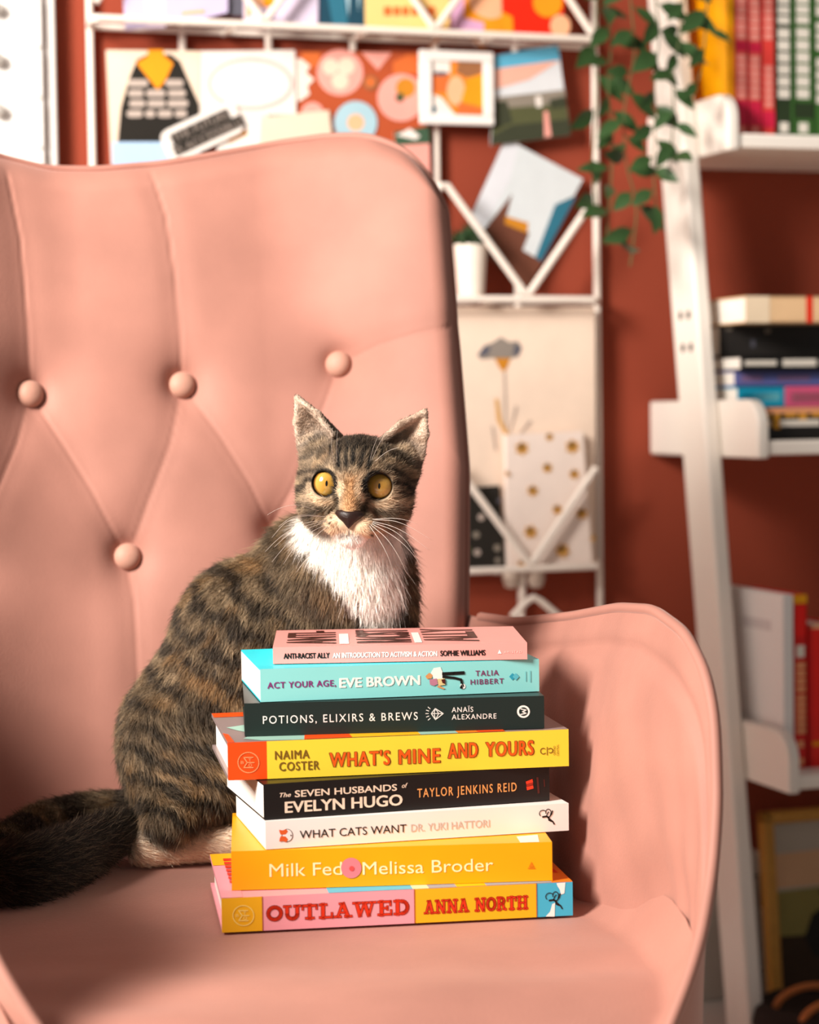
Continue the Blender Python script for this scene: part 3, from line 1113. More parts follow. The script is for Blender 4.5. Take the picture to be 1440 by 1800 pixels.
W0, W1, H1 = x0 + bw_, x0 + wF - bw_, zF2 - bw_
for i, (pts, mi) in enumerate([([(0, .62), (1, .62), (1, .85), (0, .82)], 1), ([(0, .3), (1, .3), (1, .63), (0, .6)], 2), ([(0, 0), (1, 0), (1, .3), (0, .34)], 4),
                               ([(.15, .32), (.2, .45), (.28, .5), (.25, .58), (.32, .66), (.4, .7), (.38, .8), (.44, .88), (.54, .88), (.6, .8), (.57, .7), (.7, .64), (.75, .4), (.72, .2), (.2, .2)], 3)]):
    p = [tuple(Mt @ Vector((W0 + (W1 - W0) * u_, -.0014 - .0002 * i, bw_ + (H1 - bw_) * v_))) for u_, v_ in pts]
    q.add(p, [list(range(len(p)))], mi)
q.build('picture', pm1, root, smooth=False)
# dark tote with tan handles, bottom right corner
b6 = .36
a6, _ = A(1440, 1790, b6)
root = wthing('tote_bag', 'dark bag with tan leather handles on the floor, bottom right corner', 'bag', a6, b6, 0)
q = MB()
prof = [(.0001, 0), (.075, 0), (.085, .01), (.088, .035), (.082, .052), (.070, .058), (.06, .05), (.0001, .048)]
q.lathe(prof, (0, 0, 0), 28)
q.build('body', mat('bag_dark', '2a1d17', rough=.8), root)
for s_ in (-1, 1):
    q = MB()
    q.tube([(.05 * math.cos(t) * 1.0 - .005, s_ * .035 - .02, .045 + .028 * math.sin(t)) for t in np.linspace(0, math.pi, 14)], .005, 8)
    q.build('handle', mat('handle_tan', 'c9743a', rough=.5), root)
# ================================================================== THE ARMCHAIR
ZS = 0.45
CA = math.radians(13)
OC = np.array([-.195, 1.921, 0])
CR = np.array([math.cos(CA), math.sin(CA), 0])
CB = np.array([-math.sin(CA), math.cos(CA), 0])


def ch(P):
    q = np.asarray(P) - OC
    return np.array([q @ CR, q @ CB, q[2]])


velvet = mat('pink_velvet', 'ac796b', rough=.6, spec=.2, var=.12, scale=11, sheen=.5, bump=.12, bscale=500)
velvet_n = velvet.node_tree
seam_m = mat('velvet_piping', 'ac796b', rough=.6, spec=.25, var=.03, sheen=.35)
chair = thing('armchair', 'pink velvet wingback armchair with button tufted back and curved arms', 'armchair', OC, CA)


def sstep(x, a, b):
    t = np.clip((x - a) / (b - a), 0, 1)
    return t * t * (3 - 2 * t)


def back_y(x, z):
    """inner surface of the chair back, z above the seat (without tufting)"""
    w = .105 * np.clip((np.abs(x) - .085) / .172, 0, 1.2) ** 1.9
    return .012 + .25 * z - w + .02 * np.exp(-(z / .12) ** 2)


def hit_back(px, py):
    d = ray(px, py)
    lo, hi = 1.4, 2.6
    for _ in range(50):
        m = (lo + hi) / 2
        p = ch(CO + d * m / d[1])
        if p[1] < back_y(p[0], p[2] - ZS):
            lo = m
        else:
            hi = m
    p = ch(CO + d * lo / d[1])
    return p[0], p[2] - ZS


BTN = [hit_back(54, 693), hit_back(325, 677), hit_back(604, 640), hit_back(228, 982)]
bx = [b[0] for b in BTN]
sp = (bx[2] - bx[0]) / 2
zl = BTN[3][1]
BTN += [(BTN[3][0] + sp * 1.0, zl + .012), (BTN[3][0] - sp, zl - .004), (BTN[0][0] - sp * .9, BTN[0][1] - .01)]
SEAMS = []


def seam_px(*pts):
    SEAMS.append([hit_back(*p) for p in pts])


seam_px((12, 302), (36, 420), (48, 560), (54, 693))
seam_px((266, 300), (292, 380), (310, 500), (323, 677))
seam_px((54, 693), (110, 780), (160, 860), (222, 975))
seam_px((325, 677), (300, 780), (262, 880), (232, 975))
seam_px((325, 677), (390, 770), (440, 850), (480, 930))
seam_px((54, 693), (30, 780), (0, 850), (-40, 950))
seam_px((604, 640), (560, 740), (520, 850), (480, 930))
seam_px((604, 640), (670, 605), (740, 585), (806, 572))
seam_px((228, 985), (236, 1060), (242, 1200), (250, 1400))
seam_px((484, 930), (492, 1060), (500, 1200), (510, 1380))


def seg_dist(x, z, pts):
    d = np.full(np.shape(x), 9.0)
    for (ax, az), (bx_, bz) in zip(pts[:-1], pts[1:]):
        vx, vz = bx_ - ax, bz - az
        L2 = vx * vx + vz * vz + 1e-12
        t = np.clip(((x - ax) * vx + (z - az) * vz) / L2, 0, 1)
        d = np.minimum(d, np.hypot(x - ax - t * vx, z - az - t * vz))
    return d


def tuft(x, z):
    y = np.zeros(np.shape(x))
    for bx_, bz in BTN:
        r2 = (x - bx_) ** 2 + ((z - bz) * .9) ** 2
        y += .013 * np.exp(-r2 / (2 * .026 ** 2)) + .008 * np.exp(-r2 / (2 * .011 ** 2))
    for s_ in SEAMS:
        d = seg_dist(x, z, s_)
        y += .0016 * np.exp(-(d / .0014) ** 2) + .0026 * np.exp(-(d / .014) ** 2)
    return np.clip(y, 0, .022)


TX = np.array([-.266, -.249, -.228, -.192, -.159, -.111, -.061, .005, .062, .119, .161, .197, .228, .249, .266])
TZ = np.array([.535, .59, .614, .622, .612, .602, .602, .609, .620, .631, .636, .634, .618, .592, .54])
kx = np.linspace(-.274, .274, 400)
kz = np.interp(kx, TX, TZ)
ker = np.exp(-np.linspace(-2, 2, 31) ** 2)
kz = np.convolve(np.pad(kz, 15, mode='edge'), ker / ker.sum(), 'valid')


def half_w(v):
    return .250 + .011 * np.clip((v - .3) / .3, 0, 1) + .01 * np.clip(.3 - v, 0, 1)


NU, NV = 260, 280
uu = np.sin(np.linspace(-1, 1, NU) * math.pi / 2 * .88) / math.sin(math.pi / 2 * .88)
vv_ = np.linspace(0, 1, NV)
VV, UU = np.meshgrid(vv_, uu)
X_ = UU * half_w(VV)
ZTOP = np.interp(X_ * 1.0, kx, kz)
# round the upper corners: the side keeps its own lower top
CORN = 0.03
Z_ = -.06 + VV * (ZTOP + .06)
Y_ = back_y(X_, Z_) + tuft(X_, Z_)
# fall back softly at the rim
edge = np.minimum((1 - np.abs(UU)) * .25, (1 - VV) * .62)
Y_ += .016 * np.clip(1 - edge / .022, 0, 1) ** 2.2 + .030 * np.clip(1 - (1 - np.abs(UU)) * .25 / .060, 0, 1) ** 2.0 * np.clip(Z_ / .12, 0, 1)
inner = np.stack([X_, Y_, Z_ + ZS], -1)
q = MB()
q.grid(inner, flip=True)
# rim ring: up the left side, over the top, down the right
ring = [(0, j) for j in range(NV)] + [(i, NV - 1) for i in range(1, NU)] + [(NU - 1, j) for j in range(NV - 2, -1, -1)]
ri = np.array([inner[i, j] for i, j in ring])
cen = np.array([0, 0, ZS + .25])
out = ri - cen
out[:, 1] = 0
out /= np.linalg.norm(out, axis=1, keepdims=True)
rows = [ri]
for t in np.linspace(0, 1, 9)[1:]:
    a_ = t * math.pi / 2
    rows.append(ri + out * (.006 * math.sin(a_ * 1.2)) + np.array([0, .07, 0]) * t ** 1.1)
last = rows[-1]
q.grid(np.array(rows))
nb = 24
back_rows = []
for t in np.linspace(0, 1, nb):
    k = last * (1 - t) + (cen + np.array([0, .0, 0])) * t
    yb = .095 + .25 * (k[:, 2] - ZS) - .035 * np.clip((np.abs(k[:, 0]) - .06) / .2, 0, 1) ** 2
    w_ = min(1, t * 5)
    k = k.copy()
    k[:, 1] = k[:, 1] * (1 - w_) + np.maximum(yb, k[:, 1] * 0 + yb) * w_
    back_rows.append(k)
q.grid(np.array(back_rows))
q.build('backrest', velvet, chair, angle=80)
# piping round the back
pr = ri + out * .004 + np.array([0, .012, 0])
q = MB()
q.tube(pr[40:-40:4], .0036, 8)
q.build('piping', seam_m, chair, angle=80)
# buttons
btn_m = mat('velvet_button', 'bd8d7b', rough=.55, spec=.25, var=.03, sheen=.3)
for bx_, bz in BTN:
    y = float(back_y(np.array(bx_), np.array(bz)) + tuft(np.array([bx_]), np.array([bz]))[0])
    q = MB()
    prof = [(.0001, .0085), (.004, .0082), (.0078, .0070), (.0108, .0048), (.0126, .0015), (.0130, -.002), (.0118, -.006), (.008, -.009), (.0001, -.009)]
    n = 28
    v = []
    sl = math.atan(.25)
    ax = np.array([-.0, -math.cos(sl), math.sin(sl)])
    if abs(bx_) > .09:
        g = (back_y(np.array(bx_ + .002), np.array(bz)) - back_y(np.array(bx_ - .002), np.array(bz))) / .004
        ax = np.array([g, -1, .25]) / math.sqrt(g * g + 1 + .0625)
    e1 = np.cross(ax, [0, 0, 1.0])
    e1 /= np.linalg.norm(e1)
    e2 = np.cross(e1, ax)
    c = np.array([bx_, y, bz + ZS]) + ax * .003
    for r, h in prof:
        for j in range(n):
            t = 2 * math.pi * j / n
            v.append(c + ax * h + r * (math.cos(t) * e1 + math.sin(t) * e2))
    q.add(v, [(i * n + j, i * n + (j + 1) % n, (i + 1) * n + (j + 1) % n, (i + 1) * n + j) for i in range(len(prof) - 1) for j in range(n)])
    q.build('button', btn_m, chair, angle=80)

# ---- arms
RIM = np.array([(.262, .045, .176), (.256, -.009, .178), (.266, -.114, .182), (.275, -.249, .199), (.274, -.372, .217), (.270, -.463, .2235), (.267, -.535, .214),
                (.266, -.575, .193), (.264, -.596, .166), (.258, -.615, .113), (.249, -.633, .073), (.232, -.660, .036), (.216, -.677, .009), (.201, -.689, -.012),
                (.185, -.700, -.035), (.17, -.705, -.06)])
BASE = np.array([(.252, .045, -.05), (.250, -.01, -.05), (.244, -.11, -.05), (.236, -.22, -.05), (.230, -.33, -.05), (.228, -.41, -.05), (.240, -.475, -.045),
                 (.252, -.52, -.04), (.252, -.55, -.036), (.247, -.59, -.035), (.240, -.615, -.03), (.226, -.65, -.03), (.212, -.670, -.035), (.198, -.684, -.045),
                 (.182, -.697, -.06), (.168, -.703, -.075)])


def resamp(p, n):
    d = np.r_[0, np.cumsum(np.linalg.norm(np.diff(RIM, axis=0), axis=1))]
    t = np.linspace(0, d[-1], n)
    o_ = np.stack([np.interp(t, d, p[:, k]) for k in range(3)], 1)
    for _ in range(4):
        o_[1:-1] = (o_[:-2] + 2 * o_[1:-1] + o_[2:]) / 4
    return o_


NA = 110
rim, base = resamp(RIM, NA), resamp(BASE, NA)
rim[:, 0] -= .003
rim[:, 2] -= .004 * np.clip(rim[:, 2] / .1, 0, 1)
rim_r, base_r = rim.copy(), base.copy()
for sgn in (1, -1):
    rim, base = rim_r.copy(), base_r.copy()
    if sgn < 0:             # the left arm ends a little further in
        k_ = np.clip((-rim[:, 1] - .45) / .17, 0, 1)
        rim[:, 0] -= .034 * k_
        base[:, 0] -= .034 * k_
        rim[:, 1] += .02 * k_
    q = MB()
    rows = []
    for t in np.linspace(0, 1, 64):
        p = base + (rim - base) * t
        hgt = np.linalg.norm(rim - base, axis=1)
        bulge = .03 * hgt * math.sin(math.pi * t ** 1.25) - .0045 * math.exp(-((t - .90) / .022) ** 2) * np.clip(hgt / .12, 0, 1)
        bulge = bulge + (.0014 * np.sin(base[:, 1] * 52 + t * 9) * math.sin(t * 13 + .6) + .0008 * np.sin(base[:, 1] * 95 - t * 21)) * math.sin(math.pi * t) * np.clip(hgt / .15, 0, 1)
        p = p.copy()
        p[:, 0] -= bulge
        # the padded lip curls outwards just below the rim
        lip = .004 * np.clip((t - .80) / .2, 0, 1) ** 2 * np.clip(hgt / .15, 0, 1)
        p[:, 0] += lip
        rows.append(p)
    top = rows[-1]
    fwd = np.gradient(top, axis=0)
    for a_ in np.linspace(0, math.pi, 10)[1:]:
        p = top.copy()
        th = .004 * np.clip(np.linalg.norm(rim - base, axis=1) / .15, .25, 1)
        p[:, 0] += th * (1 - math.cos(a_)) / 2
        # bulge outward from the panel: up along the top, forward along the front
        nrm = np.stack([np.zeros(NA), fwd[:, 2], -fwd[:, 1]], 1)
        nrm /= np.linalg.norm(nrm, axis=1, keepdims=True) + 1e-9
        p += nrm * (.001 * math.sin(a_))
        rows.append(p)
    o1 = rows[-1]
    for t in np.linspace(0, 1, 14)[1:]:
        p = o1 + (base - o1) * t
        p[:, 0] = o1[:, 0] * (1 - t) + (base[:, 0] + .012) * t - .004 * math.sin(math.pi * t)
        p[:, 2] = o1[:, 2] * (1 - t) + (base[:, 2] - .06) * t
        rows.append(p)
    R_ = np.array(rows)
    R_[..., 0] *= sgn
    R_[..., 2] += ZS
    q.grid(R_, flip=(sgn > 0))
    q.build('armrest', velvet, chair, angle=80)
    pp = top.copy()
    nrm = np.stack([np.zeros(NA), fwd[:, 2], -fwd[:, 1]], 1)
    nrm /= np.linalg.norm(nrm, axis=1, keepdims=True) + 1e-9
    pp += nrm * .002
    pp[:, 0] += .002
    pp[:, 0] *= sgn
    pp[:, 2] += ZS
    q = MB()
    q.tube(pp[8:], .0042, 8)
    q.build('piping', seam_m, chair, angle=80)

# ---- seat
ns, nt = 110, 130
ys = np.linspace(.04, -.725, nt)
ex = np.interp(-ys, [-.04, .0, .35, .42, .50, .56, .62, .66, .69, .705, .725], [.262, .262, .238, .240, .252, .250, .242, .228, .200, .186, .174])
seat = np.zeros((ns, nt, 3))
wob = np.random.default_rng(3)
for i, s_ in enumerate(np.linspace(-1, 1, ns)):
    x = s_ * ex
    z = np.full(nt, -.001)
    front = np.clip((-ys - .60) / .12, 0, 1)
    z = z - .05 * front ** 2.2
    side = np.clip((abs(s_) - .90) / .10, 0, 1)
    z = z + (.032 * np.clip((-ys - .40) / .12, 0, 1) * (1 - front)) * side ** 1.5
    z = z + .0022 * np.sin(x * 31 + ys * 17) * np.sin(ys * 43 - x * 11) * np.clip((-ys - .45) / .1, 0, 1)
    seat[i, :, 0] = x + (.034 * np.clip((-ys - .45) / .17, 0, 1) * max(0, -s_) if s_ < 0 else 0)
    seat[i, :, 1] = ys
    seat[i, :, 2] = z + ZS
q = MB()
q.grid(seat, flip=False)
# front roll and underside
fr = [seat[:, -1]]
for t in np.linspace(0, 1, 8)[1:]:
    p = seat[:, -1].copy()
    p[:, 1] -= .012 * math.sin(t * math.pi * .5)
    p[:, 2] -= .11 * t
    fr.append(p)
q.grid(np.array(fr).transpose(1, 0, 2))
lowf = fr[-1]
lowb = seat[:, 0].copy()
lowb[:, 2] = lowf[:, 2].mean()
q.grid(np.stack([lowf, lowb], 1))
q.build('seat', velvet, chair, angle=80)
leg_m = mat('beech_leg', 'c79a68', rough=.45, var=.1, scale=60)
for sx, sy in ((-.17, -.62), (.17, -.62), (-.2, .0), (.2, .0)):
    q = MB()
    q.tube([(sx, sy, ZS - .11), (sx * 1.12, sy + (.03 if sy > -.3 else -.02), 0.0)], [.02, .011], 16)
    q.build('leg', leg_m, chair)
q = MB()
q.box(-.19, .19, -.66, .03, ZS - .155, ZS - .105)
q.build('seat_frame', leg_m, chair, bevel=.01)

# ================================================================== THE BOOK STACK
G = 'stack of books on the armchair seat'


def cmat(name, h, **k):
    return mat('cover_' + name, h, rough=k.pop('rough', .38), spec=.35, var=k.pop('var', .015), **k)


class Book:
    def __init__(s, label, bl, tl, br, tr, depth_y, yaw, zb, t, bd, hard=False):
        """pixel corners of the spine; depth_y fixes how far the lower left corner is"""
        s.px = (bl, tl, br, tr)
        s.zb, s.t, s.bd = zb, t, bd
        p0 = at(bl[0], (bl[1] + tl[1]) / 2, depth_y)
        p0[2] = zb
        a = math.radians(yaw)
        d = np.array([math.cos(a), math.sin(a), 0])
        r = ray(br[0], (br[1] + tr[1]) / 2)
        m = np.array([[d[0], -r[0]], [d[1], -r[1]]])
        k = np.linalg.solve(m, (CO - p0)[:2])
        s.L = k[0]
        s.root = thing('book', label, 'book', p0, a, G)
        s.hard = hard
        s.mb = MB()
        s.mats = []

    def mi(s, m):
        if m not in s.mats:
            s.mats.append(m)
        return s.mats.index(m)

    def sx(s, px):
        return (px - s.px[0][0]) / (s.px[2][0] - s.px[0][0]) * s.L

    def sz(s, px, py):
        f = (px - s.px[0][0]) / (s.px[2][0] - s.px[0][0])
        yb = s.px[0][1] + f * (s.px[2][1] - s.px[0][1])
        yt = s.px[1][1] + f * (s.px[3][1] - s.px[1][1])
        return (yb - py) / (yb - yt) * s.t

    def P(s, pts):
        return [(s.sx(x), s.sz(x, y)) for x, y in pts]

    def cover(s, segs, top=None, bottom=None, inner=None):
        """segs: [(px end, material)...] along the spine"""
        ct = .0028 if s.hard else .0012
        ov = .003 if s.hard else 0.0
        x = 0.0
        for xe, m in segs:
            x1 = s.sx(xe)
            s.mb.box(x, x1, 0, ct, 0, s.t, s.mi(m))
            x = x1
        top = top or segs[0][1]
        bottom = bottom or top
        s.mb.box(0, s.L, ct, s.bd, s.t - ct, s.t, s.mi(top))
        s.mb.box(0, s.L, ct, s.bd, 0, ct, s.mi(bottom))
        s.mb.box(0, s.L, 0, ct, s.t, s.t + .00005, s.mi(top))
        q = MB()
        q.box(ov, s.L - ov, ct, s.bd - ov * 1.3, ct, s.t - ct)
        q.build('pages', pages_mat(), s.root)

    def text(s, body, x0, x1, ybase, ycap, m, **k):
        y = k.pop('y', -.0003)
        a, b = s.sz(x0, ybase), s.sz(x0, ycap)
        write(s.mb, body, s.sx(x0), s.sx(x1), a, b, y, s.mi(m), **k)

    def line(s, pts, w, m, closed=False, y=-.0003):
        stroke(s.mb, s.P(pts), w / 2500, y, s.mi(m), closed)

    def blob(s, pts, m, y=-.0003):
        p = s.P(pts)
        ar_ = sum(p[k][0] * p[(k + 1) % len(p)][1] - p[(k + 1) % len(p)][0] * p[k][1] for k in range(len(p)))
        if ar_ < 0:
            p = p[::-1]
        s.mb.add([(a, y, b) for a, b in p], [list(range(len(p)))], s.mi(m))

    def topblob(s, pts, m, z=.0003):
        """polygon on the top cover, (fraction along the spine, fraction back)"""
        p = [(a * s.L, b * s.bd) for a, b in pts]
        ar_ = sum(p[k][0] * p[(k + 1) % len(p)][1] - p[(k + 1) % len(p)][0] * p[k][1] for k in range(len(p)))
        if ar_ < 0:
            p = p[::-1]
        s.mb.add([(a, b, s.t + z) for a, b in p], [list(range(len(p)))], s.mi(m))

    def vtext(s, body, xc, y0, y1, w, m):
        """small letters reading up the spine between pixel rows y0 (bottom) and y1 (top)"""
        q = MB()
        z0, z1 = s.sz(xc, y0), s.sz(xc, y1)
        write(q, body, z0, z1, 0, w / 2500, 0, 0)
        v = np.concatenate(q.v)
        x = s.sx(xc) - v[:, 2]
        s.mb.add(np.stack([x, np.full(len(x), -.0003), v[:, 0]], 1), q.f, s.mi(m))

    def done(s):
        return s.mb.build('cover', s.mats, s.root, smooth=False)


def logo_ring(b, cx, cy, r, m):
    b.line(circ(cx, cy, r, 26), 1.6, m, closed=True)
    b.line([(cx + 8 * r / 18, cy - 9 * r / 18), (cx - 8 * r / 18, cy - 9 * r / 18), (cx - 2 * r / 18, cy), (cx - 8 * r / 18, cy + 9 * r / 18), (cx + 8 * r / 18, cy + 9 * r / 18)], 1.6, m)
    b.line([(cx - 2 * r / 18, cy), (cx + 10 * r / 18, cy)], 1.6, m)
    b.text('T', cx, cx + 5, cy - 2, cy - 7, m)
    b.text('O', cx, cx + 6, cy + 7.5, cy + 2, m)
    b.text('B', cx - 13 * r / 18, cx - 8 * r / 18, cy + 2.5, cy - 2.5, m)


def hunter(b, cx, cy, m, k=1.0):
    """little running archer emblem"""
    f = lambda *p: [(cx + x * k, cy + y * k) for x, y in p]
    b.line([(cx - 8 * k + 7 * k * math.cos(t), cy - 6 * k + 6 * k * math.sin(t)) for t in np.linspace(2.4, 5.6, 10)], 1.5, m)
    b.line([(cx + 2 * k + 5 * k * math.cos(t), cy - 8 * k + 6 * k * math.sin(t)) for t in np.linspace(2.8, 7.0, 10)], 1.5, m)
    b.line(f((-9, 0), (-2, -1), (3, 1)), 3.2, m)
    b.line(f((3, 1), (8, -5), (10, -11)), 2.2, m)
    b.line(f((0, 0), (6, 5), (10, 8), (13, 13)), 2.4, m)
    b.line(f((2, 2), (3, 6), (8, 8)), 2.2, m)
    b.line(f((-2, -1), (1, -7), (3, -9)), 1.8, m)


zst = ZS + .001
TH = [.0245, .0282, .0203, .0256, .0275, .0243, .0243, .0125]
ZB = [zst + sum(TH[:i]) + i * .0006 for i in range(8)]
# 0 ------------------------------------------------------------------
c_pink, c_yel, c_amb, c_blue = cmat('pink', 'f5a3ad'), cmat('yellow', 'f3b41a'), cmat('amber', 'f6b51c'), cmat('blue', '45b4d4')
ink_red, ink_cream = cmat('ink_red', 'e03416'), cmat('ink_cream', 'ffe27a')
ink_dark, ink_white, ink_blk = cmat('ink_maroon', '7c2a12'), cmat('ink_white', 'fdf6ee'), cmat('ink_black', '1f1714')
b = Book('thin pink, yellow and blue hardcover reading OUTLAWED, lying at the bottom of the stack', (390, 1642), (389, 1580), (1007, 1611), (1007, 1555), 1.490, 8.4, ZB[0], TH[0], .150, True)
b.cover([(460, c_yel), (725, c_pink), (942, c_amb), (1007, c_blue)], top=c_pink)
write_slab(b.mb, 'OUTLAWED', b.sx(467), b.sx(717), b.sz(467, 1621), b.sz(467, 1595), -.0002, b.mi(ink_dark), grow=.06)
write_slab(b.mb, 'OUTLAWED', b.sx(467), b.sx(717), b.sz(467, 1621), b.sz(467, 1595), -.0004, b.mi(ink_red))
write_slab(b.mb, 'ANNA NORTH', b.sx(742), b.sx(926), b.sz(742, 1609), b.sz(742, 1586), -.0002, b.mi(ink_dark), grow=.08)
write_slab(b.mb, 'ANNA NORTH', b.sx(742), b.sx(926), b.sz(742, 1609), b.sz(742, 1586), -.0004, b.mi(ink_red))
for x in (460, 725, 942):
    b.line([(x, 1650), (x, 1550)] if False else [(x, b.px[0][1] - (x - 390) * 31 / 617), (x, b.px[1][1] - (x - 389) * 25 / 618)], 1.4, cmat('ink_line', 'a8543a'))
logo_ring(b, 427, 1611, 18, ink_cream)
hunter(b, 974, 1586, ink_blk, 1.05)
b.blob([(978, 1557), (994, 1556), (992, 1574), (986, 1576), (984, 1568), (980, 1562)], ink_white, -.0002)
b.blob([(958, 1613), (966, 1605), (970, 1592), (975, 1590), (974, 1613)], ink_white, -.0002)
b.topblob([(0, .0), (.06, 0), (.06, 1), (0, 1)], c_pink)
b.topblob([(.30, .0), (.54, 0), (.54, .5), (.30, .5)], c_blue)
b.topblob([(.54, .0), (.585, 0), (.585, .5), (.54, .5)], cmat('ivory', 'fbe9b0'))
b.topblob([(.585, .0), (.665, 0), (.665, .5), (.585, .5)], cmat('grey_blue', '8f9aa8'))
b.topblob([(.665, .0), (.75, 0), (.75, .5), (.665, .5)], c_amb)
b.topblob([(.75, .0), (.94, 0), (.94, .5), (.75, .5)], cmat('grey_blue', '8f9aa8'))
b.topblob([(.94, .0), (1, 0), (1, 1), (.94, 1)], cmat('orange', 'ef7f1e'))
b.topblob([(.0, .72), (.12, .72), (.12, 1), (.0, 1)], c_amb, .0006)
for k_ in range(7):
    b.topblob([(.035, .30 + k_ * .085), (.085, .30 + k_ * .085), (.085, .36 + k_ * .085), (.035, .36 + k_ * .085)], ink_red, .0009)
b.topblob([(.945, .25), (.985, .2), (.98, .34), (.95, .36)], ink_red, .0005)
b.done()
# 1 ------------------------------------------------------------------
c_or = cmat('marigold', 'f9a808', var=.03)
b = Book('thick plain marigold book with white title, second from the bottom of the stack', (407, 1568), (406, 1498), (971, 1552), (970, 1487), 1.512, 4.3, ZB[1], TH[1], .146)
b.cover([(971, c_or)])
ink_butter, ink_rose, ink_deep = cmat('ink_butter', 'ffeeb4'), cmat('ink_rose', 'ee7f86'), cmat('ink_deep_orange', 'd97c0c')
b.text('Milk Fed', 473, 600, 1544, 1521, ink_butter)
b.text('Melissa Broder', 636, 866, 1541, 1519, ink_butter)
b.blob(circ(616, 1529, 18), ink_rose, -.0004)
b.blob(circ(617, 1530, 4.5), cmat('ink_coral', 'e2504e'), -.0006)
b.blob([(929, 1529), (934, 1520), (939, 1529)], ink_deep)
b.line([(928, 1531), (940, 1531)], 2, ink_deep)
b.topblob([(.90, .0), (.96, .0), (.97, .18), (.90, .15)], cmat('gloss_white', 'fff0cf'))
b.done()
# 2 ------------------------------------------------------------------
c_wh = cmat('white', 'f8efe8')
b = Book('slim white paperback reading WHAT CATS WANT, third from the bottom of the stack', (467, 1499), (465, 1449), (1000, 1467), (998, 1421), 1.514, 13.6, ZB[2], TH[2], .134)
b.cover([(1000, c_wh)])
b.text('WHAT CATS WANT', 525, 710, 1480, 1466, ink_blk, bold=.0)
b.text('DR. YUKI HATTORI', 718, 857, 1469, 1456, cmat('ink_silver', 'c9bfb8'))
hunter(b, 961, 1444, ink_blk, .95)
i_fox = cmat('ink_ginger', 'e2622a')
b.blob(circ(504, 1474, 9.5, 20, 11.5), ink_blk, -.0002)
b.blob(circ(504, 1474, 8.5, 20, 10.5), c_wh, -.0003)
b.blob([(490, 1464), (496, 1465), (502, 1463), (505, 1467), (501, 1472), (493, 1473), (491, 1469)], i_fox, -.0004)
b.blob([(490, 1485), (496, 1484), (502, 1486), (505, 1481), (501, 1476), (493, 1475), (491, 1479)], i_fox, -.0004)
b.blob(circ(510, 1474, 1.3, 8), ink_blk, -.0005)
b.done()
# 3 ------------------------------------------------------------------
c_bk = cmat('black', '191513')
i_cr = cmat('ink_blush', 'f7dfc6')
i_or = cmat('ink_apricot', 'f2a65f')
b = Book('thick black paperback with cream title between the white paperback and the yellow book', (464, 1449), (462, 1382), (966, 1414), (965, 1360), 1.517, 16.0, ZB[3], TH[3], .136)
b.cover([(966, c_bk)])
b.text('The', 491, 510, 1407, 1399, i_cr, shear=.3, bold=.02)
b.text('SEVEN HUSBANDS', 517, 693, 1407, 1395, i_cr, bold=.025)
b.text('of', 702, 712, 1393, 1385, i_cr, shear=.3, bold=.01)
b.text('EVELYN HUGO', 500, 702, 1436, 1416, i_cr, bold=.035)
b.text('TAYLOR JENKINS REID', 729, 906, 1410, 1395, i_or, bold=.01, spacing=1.25)
i_rw = cmat('ink_vermilion', 'ee3f22')
b.blob([(923, 1384), (935, 1380), (936, 1385), (924, 1389)], i_rw)
b.blob([(924, 1388), (936, 1385), (936, 1389), (924, 1393)], cmat('ink_brick', 'a32a1a'))
b.blob([(924, 1393), (936, 1390), (937, 1395), (925, 1398)], i_rw)
b.line([(944, 1378), (946, 1402)], 4, cmat('ink_umber', '54201a'))
b.line([(956, 1381), (957, 1392)], 2, cmat('ink_umber', '54201a'))
b.done()
# 4 ------------------------------------------------------------------
c_y4, c_o4, c_t4 = cmat('lemon', 'f7d33c'), cmat('vermilion', 'ee4d10'), cmat('sage_teal', '9dc4b4')
c_g4 = cmat('taupe', '8b7a77')
i_br, i_vo = cmat('ink_bronze', '7c5a1a'), cmat('ink_orange', 'ee5a12')
b = Book('thick yellow hardcover with orange title and orange spine end, amid the stack', (401, 1382), (402, 1315), (1000, 1357), (1000, 1293), 1.531, 9.6, ZB[4], TH[4], .152, True)
b.cover([(468, c_o4), (1000, c_y4)], top=c_g4, bottom=c_g4)
logo_ring(b, 436, 1350, 18, cmat('ink_peach', 'f9a36a'))
b.text('NAIMA', 482, 541, 1345, 1330, i_br, bold=.02, spacing=1.15)
b.text('COSTER', 489, 558, 1365, 1350, i_br, bold=.02, spacing=1.15)
for w_, x0, x1, yb, yc in (("WHAT'S", 577, 681, 1358, 1334), ('MINE', 698, 769, 1353, 1329), ('AND', 785, 836, 1343, 1318), ('YOURS', 852, 936, 1340, 1316)):
    b.text(w_, x0 - .7, x1 + .7, yb + .5, yc - .5, i_br, bold=.045, spacing=1.12, y=-.0002)
    b.text(w_, x0, x1, yb, yc, i_vo, bold=.022, spacing=1.12, y=-.0005)
b.line(circ(954, 1331, 5, 14, a0=40, a1=330), 1.6, i_br)
b.line([(961, 1324), (961, 1338)], 1.5, i_br)
b.line(circ(967, 1330, 4, 14, a0=-150, a1=150), 1.6, i_br)
b.vtext('GRAND', 976, 1338, 1322, 4, i_br)
b.vtext('CENTRAL', 982, 1339, 1319, 4, i_br)
b.topblob([(.0, .85), (.4, .85), (.4, 1), (.0, 1)], c_o4)
b.topblob([(.02, .48), (.08, .55), (.14, .62), (.40, .6), (.4, .02), (.20, .0), (.10, .02), (.05, .10), (.09, .25), (.05, .36)], c_t4)
b.topblob([(.0, .0), (.02, .0), (.015, .25), (.0, .3)], c_o4)
b.topblob([(.22, .0), (.36, .0), (.36, .25), (.24, .25)], c_o4, .0005)
b.topblob([(.36, .0), (.56, .0), (.56, .3), (.36, .3)], c_amb, .0005)
b.topblob([(.56, .0), (.67, .0), (.67, .3), (.56, .3)], c_t4, .0005)
